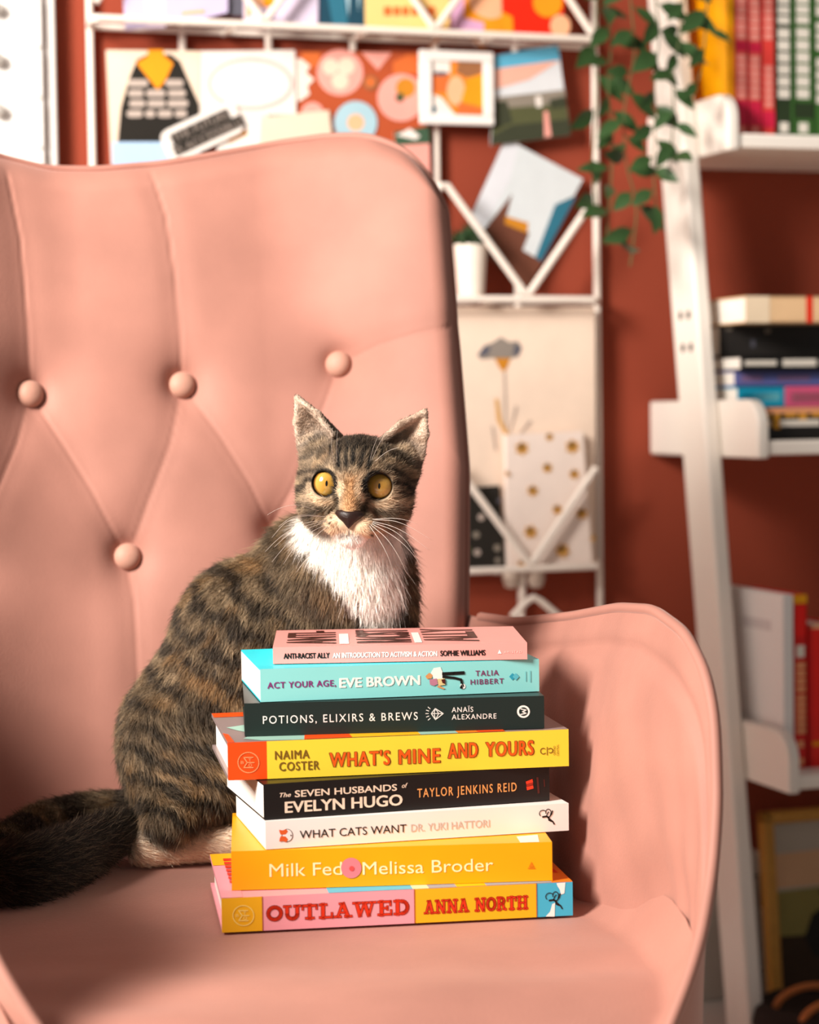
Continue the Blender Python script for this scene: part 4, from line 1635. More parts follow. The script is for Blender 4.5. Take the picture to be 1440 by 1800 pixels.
b.topblob([(.67, .0), (.73, .0), (.73, .3), (.67, .3)], cmat('orange', 'ef7f1e'), .0005)
b.topblob([(.73, .0), (.81, .0), (.81, .3), (.73, .3)], c_o4, .0005)
b.done()
# 5 ------------------------------------------------------------------
c_gr = cmat('black_green', '1d2825')
i_iv = cmat('ink_ivory', 'f3ece4')
b = Book('dark green-black hardcover with thin white capitals, third from the top of the stack', (430, 1303), (431, 1248), (957, 1293), (957, 1233), 1.556, 5.0, ZB[5], TH[5], .138, True)
b.cover([(957, c_gr)])
b.text('POTIONS, ELIXIRS & BREWS', 462, 733, 1282, 1269, i_iv, spacing=1.25)
b.line([(757, 1265), (764, 1256), (778, 1265), (764, 1276)], 1.4, i_iv, closed=True)
b.line([(757, 1265), (778, 1265)], 1.2, i_iv)
b.line([(764, 1256), (762, 1265), (764, 1276)], 1.2, i_iv)
b.line([(764, 1256), (770, 1265), (764, 1276)], 1.2, i_iv)
for a_ in range(5):
    t = math.radians(140 + a_ * 20)
    b.line([(765 + 13 * math.cos(t), 1265 + 13 * math.sin(t)), (765 + 18 * math.cos(t), 1265 + 18 * math.sin(t))], 1.2, i_iv)
b.text('ANAÏS', 793, 831, 1263, 1254, i_iv, spacing=1.15)
b.text('ALEXANDRE', 793, 872, 1276, 1267, i_iv, spacing=1.15)
b.blob(circ(920, 1262, 11.5), i_iv, -.0002)
b.blob(circ(920, 1262, 8), c_gr, -.0003)
b.line([(915, 1257), (925, 1259), (918, 1262), (925, 1265), (915, 1267)], 1.8, i_iv, y=-.0005)
b.done()
# 6 ------------------------------------------------------------------
c_aq, c_cy = cmat('aqua', '8fdcd9'), cmat('cyan', '2fd9e6')
i_pu, i_pl = cmat('ink_purple', '8d2a78'), cmat('ink_plum', '8b2f66')
b = Book('aqua paperback with purple and white title, second from the top of the stack', (458, 1243), (457, 1186), (948, 1225), (948, 1168), 1.558, 10.5, ZB[6], TH[6], .132)
b.cover([(948, c_aq)], top=c_cy)
b.text('ACT YOUR AGE,', 470, 588, 1219.5, 1209, i_pu, bold=.02, spacing=1.1)
b.text('EVE BROWN', 595, 735, 1218, 1202, ink_white, bold=.04)
b.text('TALIA', 834, 875, 1198, 1188.5, i_pl, spacing=1.2, bold=.01)
b.text('HIBBERT', 825, 884, 1213, 1204, i_pl, spacing=1.2, bold=.01)
i_te = cmat('ink_teal', '2f9fb8')
for cx in (900, 906):
    b.blob([(cx - 6, 1199), (cx, 1192.5), (cx + 6, 1199), (cx, 1205.5)], i_te if cx == 900 else cmat('ink_pale_teal', '5cbccb'), -.0003 - (cx - 900) * .00003)
b.line([(924, 1190), (924, 1207)], 2, cmat('ink_faint_teal', '78c9cb'))
b.line([(932, 1189), (932, 1208)], 2.4, cmat('ink_faint_teal', '78c9cb'))
# reclining figure in a white shirt and dark trousers
b.blob([(755, 1192), (760, 1184), (772, 1182), (776, 1192), (777, 1202), (768, 1204), (760, 1203)], ink_white, -.0003)
b.blob([(745, 1198), (752, 1192), (758, 1196), (756, 1202), (748, 1203)], cmat('ink_skin', 'd99a5f'), -.0004)
b.blob([(752, 1204), (765, 1202), (767, 1212), (760, 1215), (753, 1213)], cmat('ink_mauve', 'c07f93'), -.0005)
b.blob([(766, 1203), (779, 1202), (780, 1213), (768, 1215)], cmat('ink_sand', 'e3c98c'), -.0006)
b.blob([(773, 1204), (780, 1203), (780, 1212), (775, 1210)], cmat('ink_umber', '54201a'), -.0007)
b.blob([(768, 1214), (780, 1220), (776, 1221), (765, 1217)], cmat('ink_skin', 'd99a5f'), -.0005)
b.line([(776, 1194), (795, 1193), (813, 1192)], 6, c_bk, y=-.0005)
b.line([(776, 1199), (796, 1201), (808, 1204), (809, 1210)], 4.5, c_bk, y=-.0006)
b.line([(810, 1210), (812, 1216)], 2.2, c_bk, y=-.0005)
b.blob(circ(811, 1216, 5, 14), ink_white, -.0003)
b.blob([(806, 1217), (809, 1212), (811, 1220), (806, 1220)], c_bk, -.0006)
b.done()
# 7 ------------------------------------------------------------------
c_p7 = cmat('salmon_pink', 'f0a097')
b = Book('thin salmon pink paperback with black and white capitals, on top of the stack', (480, 1175), (479, 1146), (927, 1171), (927, 1143), 1.584, 2.2, ZB[7], TH[7], .122)
b.cover([(927, c_p7)])
i_ma = cmat('ink_brown', '4a1f18')
b.text('ANTI-RACIST ALLY', 499, 579, 1166, 1157, ink_blk, bold=.03)
b.text('AN INTRODUCTION TO ACTIVISM & ACTION', 585, 768, 1165.5, 1157, ink_white, bold=.03)
b.text('SOPHIE WILLIAMS', 774, 853, 1164, 1155, ink_blk, bold=.03)
b.blob([(875, 1161), (878, 1154), (882, 1161)], ink_white)
b.text('AMISTAD', 886, 917, 1160.5, 1156.5, cmat('ink_pale_pink', 'f8cdc4'), spacing=1.3)
for body, f0, f1 in (('ANTI-', .245, .055), ('RACIST', .545, .335), ('ALLY', .815, .605)):
    write(b.mb, body, .018, b.bd - .012, -f0 * b.L, -f1 * b.L, b.t + .0003, b.mi(i_ma), bold=.03, plane='top')
for f0, f1 in ((.30, .262), (.59, .56)):
    b.topblob([(f0, .1), (f1, .1), (f1, .7), (f0, .7)], ink_white)
b.done()
# ================================================================== THE CAT
def nrm(v):
    v = np.asarray(v, float)
    return v / np.linalg.norm(v)


HC = at(631, 850, 1.715)                       # centre of the head
HF = nrm([-.115, -1, -.03])                    # where the face points
HU = np.array([math.sin(math.radians(3.4)), 0, math.cos(math.radians(3.4))])
HU = nrm(HU - HF * (HU @ HF))
HR = np.cross(HU, HF) * 1.0
if HR[0] < 0:
    HR = -HR
HM = np.stack([HR, HF, HU])                    # rows


def hw(x, f, z):
    return HC + HR * x + HF * f + HU * z


PR = []     # (kind, params, blend k, flow, length, zone)


def cap(a, b, ra, rb, flow, ln, zone, k=.012):
    PR.append(('c', (np.array(a), np.array(b), ra, rb), k, flow, ln, zone))


def ell(c, r, axes, flow, ln, zone, k=.012):
    PR.append(('e', (np.array(c), np.array(r), np.array(axes)), k, flow, ln, zone))


def tri(a, b, c, th, flow, ln, zone, k=.004):
    PR.append(('t', (np.array(a), np.array(b), np.array(c), th), k, flow, ln, zone))


I3 = np.eye(3)
rad = lambda px, D: px * D / FPX
DOWN = np.array([0, 0, -1.0])
# --- trunk
P_neck = at(622, 905, 1.762)
P_ch = at(612, 1032, 1.768)
P_sh = at(545, 1018, 1.800)
P_mid = at(440, 1110, 1.800)
P_rump = at(335, 1285, 1.800)
back_dir = nrm(P_rump - P_sh)
ell(P_ch, (.046, .046, .066), I3, np.array([0, -.15, -1]), .016, 'chest')
cap(hw(-.003, -.012, -.008), P_ch + [0, .0, .01], .030, .046, np.array([0, -.1, -1]), .013, 'neck')
cap(P_sh, P_mid, .036, .054, back_dir * .8 + DOWN * .5, .008, 'trunk', .02)
cap(P_mid, P_rump, .054, .056, back_dir * .6 + DOWN * .7, .0085, 'trunk', .02)
cap(P_ch, P_mid + [0, 0, -.02], .044, .052, back_dir * .8 + DOWN * .4, .008, 'trunk', .02)
cap(P_sh + [0, .0, .012], P_ch + [.0, 0, 0], .040, .044, DOWN, .012, 'chest', .02)
# belly / hip
P_bel = at(455, 1250, 1.79)
cap(P_mid, P_bel, .052, .040, DOWN, .010, 'trunk', .02)
cap(P_rump, P_bel, .050, .042, DOWN, .010, 'trunk', .02)
# --- hind leg on the near side
P_hip = at(318, 1320, 1.775)
P_knee = at(392, 1385, 1.748)
P_hock = at_z(262, 1462, ZS + .030)
P_toe = at_z(455, 1478, ZS + .015)
ell(at(330, 1335, 1.775), (.046, .036, .058), I3, np.array([.7, 0, -.7]), .010, 'thigh', .02)
cap(P_hip, P_knee, .044, .022, np.array([.6, 0, -.8]), .010, 'thigh', .018)
cap(at(318, 1370, 1.77), P_hock + [.012, .004, .008], .040, .017, np.array([.5, 0, -.8]), .009, 'thigh', .016)
cap(P_knee + [-.006, 0, -.008], P_hock + [.02, 0, .006], .018, .014, np.array([-.6, 0, -.7]), .007, 'thigh', .012)
cap(P_hock + [-.004, .004, -.014], P_toe, .0135, .0125, np.array([1, 0, -.2]), .005, 'foot', .008)
for j in (-1, 0, 1):
    cap(P_toe + [-.005, j * .009, 0], P_toe + [.018, j * .011 - .003, -.003], .0085, .0075, np.array([1, 0, 0]), .004, 'foot', .004)
# far hind leg (mostly hidden)
fo = np.array([.02, .065, 0])
cap(P_hip + [.0, .05, 0], P_knee + fo, .038, .02, np.array([.6, 0, -.8]), .009, 'thigh', .016)
cap(P_knee + fo, P_hock + fo + [.03, 0, 0], .018, .013, DOWN, .008, 'thigh', .012)
cap(P_hock + fo + [.03, 0, -.012], P_toe + fo, .013, .012, np.array([1, 0, 0]), .005, 'foot', .008)
# --- front legs, standing close together behind the books
for sx, dx in ((-1, -.022), (1, .020)):
    top_ = P_ch + [dx * 1.2, -.002, -.03]
    paw = np.array([P_ch[0] + dx, P_ch[1] - .018, ZS + .016])
    elbow = np.array([P_ch[0] + dx * 1.3, P_ch[1] + .008, ZS + .085])
    cap(top_, elbow, .030, .019, DOWN, .009, 'foreleg', .014)
    cap(elbow, paw + [0, .010, .004], .018, .0135, DOWN, .006, 'foreleg', .010)
    ell(paw + [0, -.006, -.002], (.0155, .019, .0125), I3, np.array([0, -1, -.3]), .004, 'foot', .006)
    for j in (-1.5, -.5, .5, 1.5):
        ell(paw + [j * .0075, -.019 + abs(j) * .003, -.0055], (.0056, .009, .007), I3, np.array([0, -1, -.3]), .003, 'foot', .003)
# --- tail: out to the left behind the rump, round, and back in front of the hind leg
TAIL = [(at_z(285, 1420, ZS + .045) * [1, 0, 1] + [0, 1.835, 0], .021), (at(205, 1450, 1.84), .020), (at(130, 1463, 1.825), .0195), (at(60, 1478, 1.795), .019),
        (at_z(8, 1492, ZS + .026), .019), (at_z(-18, 1518, ZS + .025), .020), (at_z(0, 1538, ZS + .025), .021), (at_z(50, 1530, ZS + .026), .0225),
        (at_z(105, 1512, ZS + .026), .023), (at_z(155, 1488, ZS + .026), .021), (at_z(195, 1468, ZS + .027), .0185), (at_z(222, 1454, ZS + .028), .014)]
TAIL[0] = (at(300, 1405, 1.83), .024)
tp = np.array([p for p, r in TAIL])
tr_ = np.array([r for p, r in TAIL]) - .003
td = np.linspace(0, len(tp) - 1, 34)
tp2 = np.stack([np.interp(td, range(len(tp)), tp[:, k]) for k in range(3)], 1)
for _ in range(3):
    tp2[1:-1] = (tp2[:-2] + 2 * tp2[1:-1] + tp2[2:]) / 4
tr2 = np.interp(td, range(len(tp)), tr_)
tp2[:, 2] = np.maximum(tp2[:, 2], ZS + tr2 + .003)
for i in range(len(tp2) - 1):
    cap(tp2[i], tp2[i + 1], tr2[i], tr2[i + 1], nrm(tp2[i + 1] - tp2[i]), .011, ('tail', i / (len(tp2) - 1)), .006)
# --- head
HAX = HM
EX = {-1: -.0222, 1: .0192}


def hell(x, f, z, rx, rf, rz_, ln, zone='head', k=.008):
    ell(hw(x, f, z), (rx, rf, rz_), HAX, 'head', ln, zone, k)


hell(0, -.006, .004, .0425, .046, .0335, .0050)
hell(0, .012, .008, .032, .032, .026, .0040)
hell(-.0375, -.012, .020, .0125, .014, .018, .004, 'head', .008)
hell(-.0400, -.006, -.002, .0105, .016, .018, .004, 'head', .008)
hell(.0350, -.012, .016, .0125, .014, .018, .004, 'head', .008)
for s in (-1, 1):
    hell(s * .027 - (.0045 if s > 0 else 0), .004, -.016 + (.002 if s > 0 else 0), .0205, .027, .0225, .0065)
    hell(EX[s], .0215, .0005, .0150, .0150, .0150, .0022, 'head', .005)       # orbit
    hell(s * .0092, .0375, -.0305, .0120, .0125, .0095, .0035, 'head', .005)      # whisker pads
    hell(s * .019, .022, .0145, .010, .010, .007, .003, 'head', .006)
cap(hw(0, .034, .006), hw(0, .0455, -.0185), .0095, .0078, 'head', .0022, 'head', .006)
hell(0, .034, -.041, .0105, .011, .0075, .004, 'head', .006)
hell(0, .036, -.024, .013, .011, .012, .003, 'head', .006)
# ears: a forward opening fold of skin
EARS = {}
for s, T, B1, B2 in ((-1, (-.0540, -.006, .0665), (-.0225, .003, .0375), (-.0500, -.008, .0260)),
                     (1, (.0505, -.006, .0600), (.0165, .002, .0345), (.0490, -.008, .0230))):
    Bk = (B1[0] * .85 + B2[0] * .15 - s * .006, -.026, (B1[2] + B2[2]) / 2 + .003)
    m1 = np.array(B1) * .5 + np.array(T) * .5 + [-s * .0022, .000, .0026]        # slightly bowed inner edge
    m2 = np.array(B2) * .5 + np.array(T) * .5 + [s * .0022, .000, .0]
    mk = np.array(Bk) * .5 + np.array(T) * .5 + [0, -.004, 0]
    EARS[s] = (np.array(T), np.array(B1), np.array(B2), np.array(Bk))
    H_ = lambda p: hw(*p)
    for a, b_, c_ in ((B1, Bk, m1), (Bk, mk, m1), (m1, mk, T), (B2, Bk, m2), (Bk, mk, m2), (m2, mk, T)):
        tri(H_(a), H_(b_), H_(c_), .0021, 'ear%d' % s, .0017, 'ear', .002)
    # base of the ear
    hell(B1[0] * .5 + B2[0] * .5, -.018, (B1[2] + B2[2]) / 2 - .004, .016, .012, .010, .005, 'head', .007)
EYE = {s: hw(EX[s], .0215, .0005) for s in (-1, 1)}
EYE_R = .0128
EDIR = {s: nrm(HF + HR * s * .16 + HU * .02) for s in (-1, 1)}
EAP = .0098                                                             # opening between the lids

# --- distance field on a grid
DX = .0014
lo = np.array([1e9] * 3)
hi = -lo
for kd, pa, *_ in PR:
    if kd == 'c':
        for p, r in ((pa[0], pa[2]), (pa[1], pa[3])):
            lo, hi = np.minimum(lo, p - r), np.maximum(hi, p + r)
    elif kd == 'e':
        lo, hi = np.minimum(lo, pa[0] - pa[1].max()), np.maximum(hi, pa[0] + pa[1].max())
    else:
        for p in pa[:3]:
            lo, hi = np.minimum(lo, p - .004), np.maximum(hi, p + .004)
lo -= .008
hi += .008
nn_ = np.ceil((hi - lo) / DX).astype(int) + 1


def sd(kd, pa, P):
    if kd == 'c':
        a, b_, ra, rb = pa
        ba = b_ - a
        h = np.clip(((P - a) @ ba) / (ba @ ba + 1e-12), 0, 1)
        return np.linalg.norm(P - a - h[..., None] * ba, axis=-1) - (ra + (rb - ra) * h)
    if kd == 'e':
        c, r, ax = pa
        q_ = (P - c) @ ax.T
        k0 = np.linalg.norm(q_ / r, axis=-1)
        k1 = np.linalg.norm(q_ / (r * r), axis=-1)
        return k0 * (k0 - 1) / (k1 + 1e-9)
    a, b_, c, th = pa
    n = np.cross(b_ - a, c - a)
    n2 = n @ n
    ap = P - a
    # inside test through barycentrics
    d00, d01, d11 = (b_ - a) @ (b_ - a), (b_ - a) @ (c - a), (c - a) @ (c - a)
    d20, d21 = ap @ (b_ - a), ap @ (c - a)
    den = d00 * d11 - d01 * d01
    v = (d11 * d20 - d01 * d21) / den
    w = (d00 * d21 - d01 * d20) / den
    ins = (v >= 0) & (w >= 0) & (v + w <= 1)
    pl = np.abs(ap @ n) / math.sqrt(n2)
    e = np.full(P.shape[:-1], 9.0)
    for p, q_ in ((a, b_), (b_, c), (c, a)):
        pq = q_ - p
        h = np.clip(((P - p) @ pq) / (pq @ pq), 0, 1)
        e = np.minimum(e, np.linalg.norm(P - p - h[..., None] * pq, axis=-1))
    return np.where(ins, pl, e) - th


F = np.full(nn_, .05, np.float32)
gx = [lo[k] + DX * np.arange(nn_[k]) for k in range(3)]


def region(kd, pa, mg):
    if kd == 'c':
        pts = [pa[0] - pa[2], pa[0] + pa[2], pa[1] - pa[3], pa[1] + pa[3]]
    elif kd == 'e':
        m = pa[1].max()
        pts = [pa[0] - m, pa[0] + m]
    else:
        pts = list(pa[:3])
    l_ = np.clip(np.floor((np.min(pts, 0) - mg - lo) / DX).astype(int), 0, nn_ - 1)
    h_ = np.clip(np.ceil((np.max(pts, 0) + mg - lo) / DX).astype(int) + 1, 1, nn_)
    return tuple(slice(a, b_) for a, b_ in zip(l_, h_))


def gpts(sl):
    return np.stack(np.meshgrid(*[gx[k][sl[k]] for k in range(3)], indexing='ij'), -1)


for kd, pa, k, *_ in PR:
    sl = region(kd, pa, k + .006)
    d = sd(kd, pa, gpts(sl)).astype(np.float32)
    f = F[sl]
    h = np.maximum(k - np.abs(f - d), 0) / k
    F[sl] = np.minimum(f, d) - h * h * k * .25
for s in (-1, 1):                                                       # open the eyes
    cp = ('c', (EYE[s], EYE[s] + EDIR[s] * .03, EAP * .96, EAP * 1.12))
    sl = region(*cp, .008)
    P = gpts(sl)
    d = np.minimum(sd(*cp, P), np.linalg.norm(P - EYE[s], axis=-1) - EYE_R * .97)
    k = .002
    f = F[sl]
    g = -d
    h = np.maximum(k - np.abs(f - g), 0) / k
    F[sl] = np.maximum(f, g) + h * h * k * .25
# mouth line
mo = ('c', (hw(0, .056, -.0335), hw(0, .046, -.0365), .0012, .0012))


def surface_nets(F):
    ins = F < 0
    n = np.array(F.shape)
    c = np.zeros(n - 1, np.uint8)
    for i in (0, 1):
        for j in (0, 1):
            for k in (0, 1):
                c += ins[i:n[0] - 1 + i, j:n[1] - 1 + j, k:n[2] - 1 + k]
    act = np.argwhere((c > 0) & (c < 8))
    idx = np.full(n - 1, -1, np.int32)
    idx[tuple(act.T)] = np.arange(len(act))
    off = [(i, j, k) for i in (0, 1) for j in (0, 1) for k in (0, 1)]
    val = {o_: F[act[:, 0] + o_[0], act[:, 1] + o_[1], act[:, 2] + o_[2]].astype(float) for o_ in off}
    acc = np.zeros((len(act), 3))
    cnt = np.zeros(len(act))
    for a in off:
        for k in range(3):
            if a[k] == 0:
                b_ = list(a)
                b_[k] = 1
                va, vb = val[a], val[tuple(b_)]
                m = (va < 0) != (vb < 0)
                t = np.where(m, va / np.where(m, va - vb, 1), 0)
                p = np.zeros((len(act), 3))
                p += a
                p[:, k] += t
                acc[m] += p[m]
                cnt[m] += 1
    V = lo + DX * (act + acc / cnt[:, None])
    Q = []
    for k in range(3):
        sl0 = [slice(None)] * 3
        sl1 = [slice(None)] * 3
        sl0[k], sl1[k] = slice(0, -1), slice(1, None)
        a, b_ = ins[tuple(sl0)], ins[tuple(sl1)]
        e = np.argwhere(a != b_)
        e = e[np.all(e[:, [x for x in range(3) if x != k]] > 0, axis=1)]
        fl_ = a[tuple(e.T)]
        u, w = [(1, 2), (2, 0), (0, 1)][k]
        du, dw = np.eye(3, dtype=int)[u], np.eye(3, dtype=int)[w]
        q_ = np.stack([idx[tuple((e - du - dw).T)], idx[tuple((e - dw).T)], idx[tuple(e.T)], idx[tuple((e - du).T)]], 1)
        q_[~fl_] = q_[~fl_][:, ::-1]
        Q.append(q_)
    return V, np.concatenate(Q)


CV, CQ = surface_nets(F)
# a little relaxation
ed = np.concatenate([CQ[:, [0, 1]], CQ[:, [1, 2]], CQ[:, [2, 3]], CQ[:, [3, 0]]])
for _ in range(2):
    s_ = np.zeros_like(CV)
    c_ = np.zeros(len(CV))
    np.add.at(s_, ed[:, 0], CV[ed[:, 1]])
    np.add.at(c_, ed[:, 0], 1)
    CV = CV * .5 + .5 * s_ / np.maximum(c_, 1)[:, None]
CT = np.concatenate([CQ[:, [0, 1, 2]], CQ[:, [0, 2, 3]]])
fn = np.cross(CV[CT[:, 1]] - CV[CT[:, 0]], CV[CT[:, 2]] - CV[CT[:, 0]])
VN = np.zeros_like(CV)
for k in range(3):
    np.add.at(VN, CT[:, k], fn)
VN /= np.linalg.norm(VN, axis=1, keepdims=True) + 1e-12

# ------------------------------------------------------------------ fur colour
def srgb(h):
    return np.array(lin(h)[:3])


C_DK, C_BLK = srgb('2a231e'), srgb('17130f')
C_MID, C_LT = srgb('66543f'), srgb('c9ae8b')
C_TAN, C_CRM, C_WHT = srgb('b5834a'), srgb('f7e0c6'), srgb('fdf7ef')
_pn = np.random.default_rng(11)
_pt = _pn.random((24, 24, 24))


def vnoise(P, fr):
    q_ = P * fr
    i = np.floor(q_).astype(int)
    f = q_ - i
    f = f * f * (3 - 2 * f)
    o_ = 0
    for a in (0, 1):
        for b_ in (0, 1):
            for c in (0, 1):
                w = (f[:, 0] if a else 1 - f[:, 0]) * (f[:, 1] if b_ else 1 - f[:, 1]) * (f[:, 2] if c else 1 - f[:, 2])
                o_ = o_ + w * _pt[(i[:, 0] + a) % 24, (i[:, 1] + b_) % 24, (i[:, 2] + c) % 24]
    return o_


ZONES = ['head', 'ear', 'neck', 'chest', 'trunk', 'thigh', 'foot', 'foreleg', 'tail']


def influences(P):
    """soft weights of every shape at P"""
    W_ = np.zeros((len(P), len(PR)), np.float32)
    for i, (kd, pa, *_) in enumerate(PR):
        W_[:, i] = np.exp(-np.clip(sd(kd, pa, P), -.004, .05) / .004)
    W_ /= W_.sum(1, keepdims=True)
    return W_


def mixc(c, to, w):
    return c + (to - c) * np.clip(w, 0, 1)[:, None]


def line_d(x, z, pts):
    return seg_dist(x, z, pts)


TRUNK_T = nrm(P_rump - P_sh)


def fur_colour(P, N, W_):
    zw = {z: np.zeros(len(P)) for z in ZONES}
    tpos = np.zeros(len(P))
    for i, p in enumerate(PR):
        z = p[5]
        if isinstance(z, tuple):
            zw['tail'] += W_[:, i]
            tpos += W_[:, i] * z[1]
        else:
            zw[z] += W_[:, i]
    tpos /= np.maximum(zw['tail'], 1e-3)
    n1, n2, n3 = vnoise(P, 55), vnoise(P + 3.3, 140), vnoise(P + 7.7, 420)
    base = mixc(np.tile(C_MID, (len(P), 1)), C_LT, (n2 - .35) * .9)
    base = mixc(base, C_TAN, (n1 - .5) * .9)
    # --- body bands across the spine
    a = (P - P_sh) @ TRUNK_T
    h = (P - P_sh) @ nrm(np.cross(TRUNK_T, [0, 1, 0]))
    ph = a * 250 + 2.6 * (n1 - .5) * 2 + h * 30
    band = np.clip((np.sin(ph) + .15 + 1.5 * (n2 - .5)) * 1.5, 0, 1)
    body = mixc(base, C_DK, band * .9)
    spine = (P[:, 2] - (P_sh[2] + (P_rump[2] - P_sh[2]) * np.clip(a / np.linalg.norm(P_rump - P_sh), 0, 1)))
    body = mixc(body, C_BLK, np.clip((spine - .040) / .02, 0, 1) * .8)
    # --- thigh bands: bowed, running across the leg
    ph2 = (P[:, 2] * 330 + P[:, 0] * 120) + 2.2 * (n1 - .5) * 2
    band2 = np.clip((np.sin(ph2) + .25 + 1.1 * (n2 - .5)) * 1.6, 0, 1)
    leg = mixc(base * .85, C_BLK, band2 * .9)
    # --- tail: rings, black towards the tip
    ring = np.clip((np.sin(tpos * 46) + .2 + (n2 - .5)) * 2, 0, 1)
    tail = mixc(base * .7, C_BLK, np.maximum(ring * .92, np.clip((tpos - .42) * 6, 0, 1)))
    foot = mixc(np.tile(C_CRM, (len(P), 1)), C_TAN, (n1 - .6) * .4)
    # --- chest: white bib
    bw_ = P[:, 0]
    zt_, zb_ = at(0, 925, 1.73)[2], at(0, 1128, 1.73)[2]
    f = np.clip((zt_ - P[:, 2]) / (zt_ - zb_), -.3, 1.2)
    xl_ = np.interp(f, [-.3, 0, .15, .35, .6, .85, 1.0, 1.2], [at(x, 1000, 1.72)[0] for x in (540, 522, 528, 562, 606, 640, 654, 664)])
    xr_ = np.interp(f, [-.3, 0, .3, .6, .85, 1.0, 1.2], [at(x, 1000, 1.72)[0] for x in (700, 708, 702, 706, 702, 694, 680)])
    jit = (n2 - .5) * .010 + (n3 - .5) * .006
    bib = np.clip(np.minimum(bw_ - xl_ + jit, xr_ + jit - bw_) / .004, 0, 1) * (P[:, 1] < 1.775) * np.clip((-N[:, 1] + .25) / .3, 0, 1)
    chest_b = mixc(base, C_DK, np.clip((np.sin(P[:, 0] * 190 + P[:, 2] * 120 + 5 * (n1 - .5)) + .1 + (n2 - .5)) * 1.4, 0, 1) * .75)
    chest = mixc(chest_b, C_WHT, bib)
    fore = mixc(chest_b, C_CRM, np.clip((ZS + .05 - P[:, 2]) / .03, 0, 1))
    # --- head
    L = (P - HC) @ HM.T
    x, fz, z = L[:, 0], L[:, 1], L[:, 2]
    ax = np.abs(x)
    front = np.clip((fz + .004) / .012, 0, 1)
    hb = mixc(base, srgb('94806b'), .5 + 0 * x)
    hb = mixc(hb, C_LT, np.clip(n2 - .4, 0, 1))
    top = np.clip((z - .026) / .010, 0, 1)
    # forehead stripes
    for cx0, cx1, w, z0, z1 in ((0.0, .0, .0022, .015, .05), (.0068, .0050, .0022, .012, .05), (.0145, .0108, .0028, .010, .05), (.022, .0205, .0016, .02, .05)):
        for s in (-1, 1):
            cxx = s * np.interp(z, [z0, .034], [cx1, cx0])
            st = np.clip(1.35 - np.abs(x - cxx + (n2 - .5) * .003) / w, 0, 1) * np.clip((z - z0) / .004, 0, 1)
            hb = mixc(hb, C_BLK, st)
    hb = mixc(hb, C_BLK, np.clip((z - .022) / .010, 0, 1) * np.clip(1.5 - ax / .024, 0, 1) * .95)
    # temples / cheeks: mottled
    mot = np.clip((np.sin(z * 520 + ax * 260 + 4 * (n1 - .5)) + .0 + 1.2 * (n2 - .5)) * 1.3, 0, 1)
    hb = mixc(hb, C_DK, mot * .80 * np.clip((ax - .020) / .008, 0, 1))
    # bridge of the nose: warm tan
    br = np.clip(1 - (ax / .0075) ** 2, 0, 1) * np.clip((z + .026) / .006, 0, 1) * np.clip((.012 - z) / .008, 0, 1) * front
    hb = mixc(hb, srgb('b98a5d'), br * .9)
    # muzzle pale
    mz = np.clip(1.25 - np.hypot(ax / .021, (z + .033) / .0125), 0, 1) * 3 * front
    hb = mixc(hb, srgb('e6c7a6'), np.clip(mz, 0, 1) * .92)
    ck = np.clip(1.2 - np.hypot((ax - .030) / .013, (z + .013) / .006), 0, 1) * 2 * front
    hb = mixc(hb, srgb('cdb193'), np.clip(ck, 0, 1) * .6)
    chin = np.clip(1.3 - np.hypot(ax / .013, (z + .0435) / .008), 0, 1) * 3 * front
    hb = mixc(hb, C_WHT, np.clip(chin, 0, 1))
    # whisker spots
    for s in (-1, 1):
        for (wx, wz) in ((.0155, -.0285), (.0185, -.0275), (.0165, -.0325), (.0195, -.032), (.0145, -.0245), (.0205, -.036), (.017, -.0365)):
            hb = mixc(hb, C_BLK, np.clip(1.6 - np.hypot(x - s * wx, z - wz) / .0010, 0, 1) * front * .9)
    # mouth
    mth = np.minimum(line_d(x, z, [(0, -.0325), (0, -.0365), (-.004, -.0380), (-.008, -.0382)]), line_d(x, z, [(0, -.0365), (.004, -.0380), (.007, -.0380)]))
    hb = mixc(hb, srgb('4a2a22'), np.clip(1.5 - mth / .0008, 0, 1) * front * .6)
    # eyes: pale surround, black lids, tear line and cheek streak
    for s in (-1, 1):
        ex, ez = EX[s], .0005
        r = np.hypot(x - ex, z - ez)
        hb = mixc(hb, srgb('d8bd9c'), np.clip(1.5 - np.abs(r - .0143) / .0024, 0, 1) * np.clip(.62 - (z - ez) / .02 - s * (x - ex) / .06, .0, 1) * front)
        hb = mixc(hb, C_BLK, np.clip((.0122 + .0010 * np.clip((z - ez) / .01, -1, 1) - r) / .0010, 0, 1) * front)
        d1 = line_d(x, z, [(s * .0315, .004), (s * .039, .002), (s * .046, -.008), (s * .0475, -.018)])
        hb = mixc(hb, C_BLK, np.clip(1.6 - d1 / .0016, 0, 1) * .9)
        d2 = line_d(x, z, [(s * .0130, -.006), (s * .0105, -.013), (s * .0095, -.020)])
        hb = mixc(hb, C_BLK, np.clip(1.5 - d2 / .0018, 0, 1) * front * .85)
        d3 = line_d(x, z, [(s * .018, -.0185), (s * .027, -.0195), (s * .036, -.0165)])
        hb = mixc(hb, C_DK, np.clip(1.4 - d3 / .0026, 0, 1) * front * .55)
    # ears: black behind, pale hair inside, light rim
    inn = np.clip((N @ HF + .05) / .15, 0, 1)
    ear = mixc(np.tile(C_BLK, (len(P), 1)), mixc(np.tile(srgb('a98e78'), (len(P), 1)), srgb('e3cdb9'), n2 * 1.1), inn)
    back = np.clip((-.004 - fz) / .01, 0, 1)
    hb = mixc(hb, mixc(base, C_DK, band * .8), back * .8)
    neck = mixc(mixc(base, C_DK, np.clip((np.sin(P[:, 2] * 260 + 4 * (n1 - .5)) + (n2 - .4)) * 1.4, 0, 1) * .7), C_WHT, bib)
    out_ = np.zeros((len(P), 3))
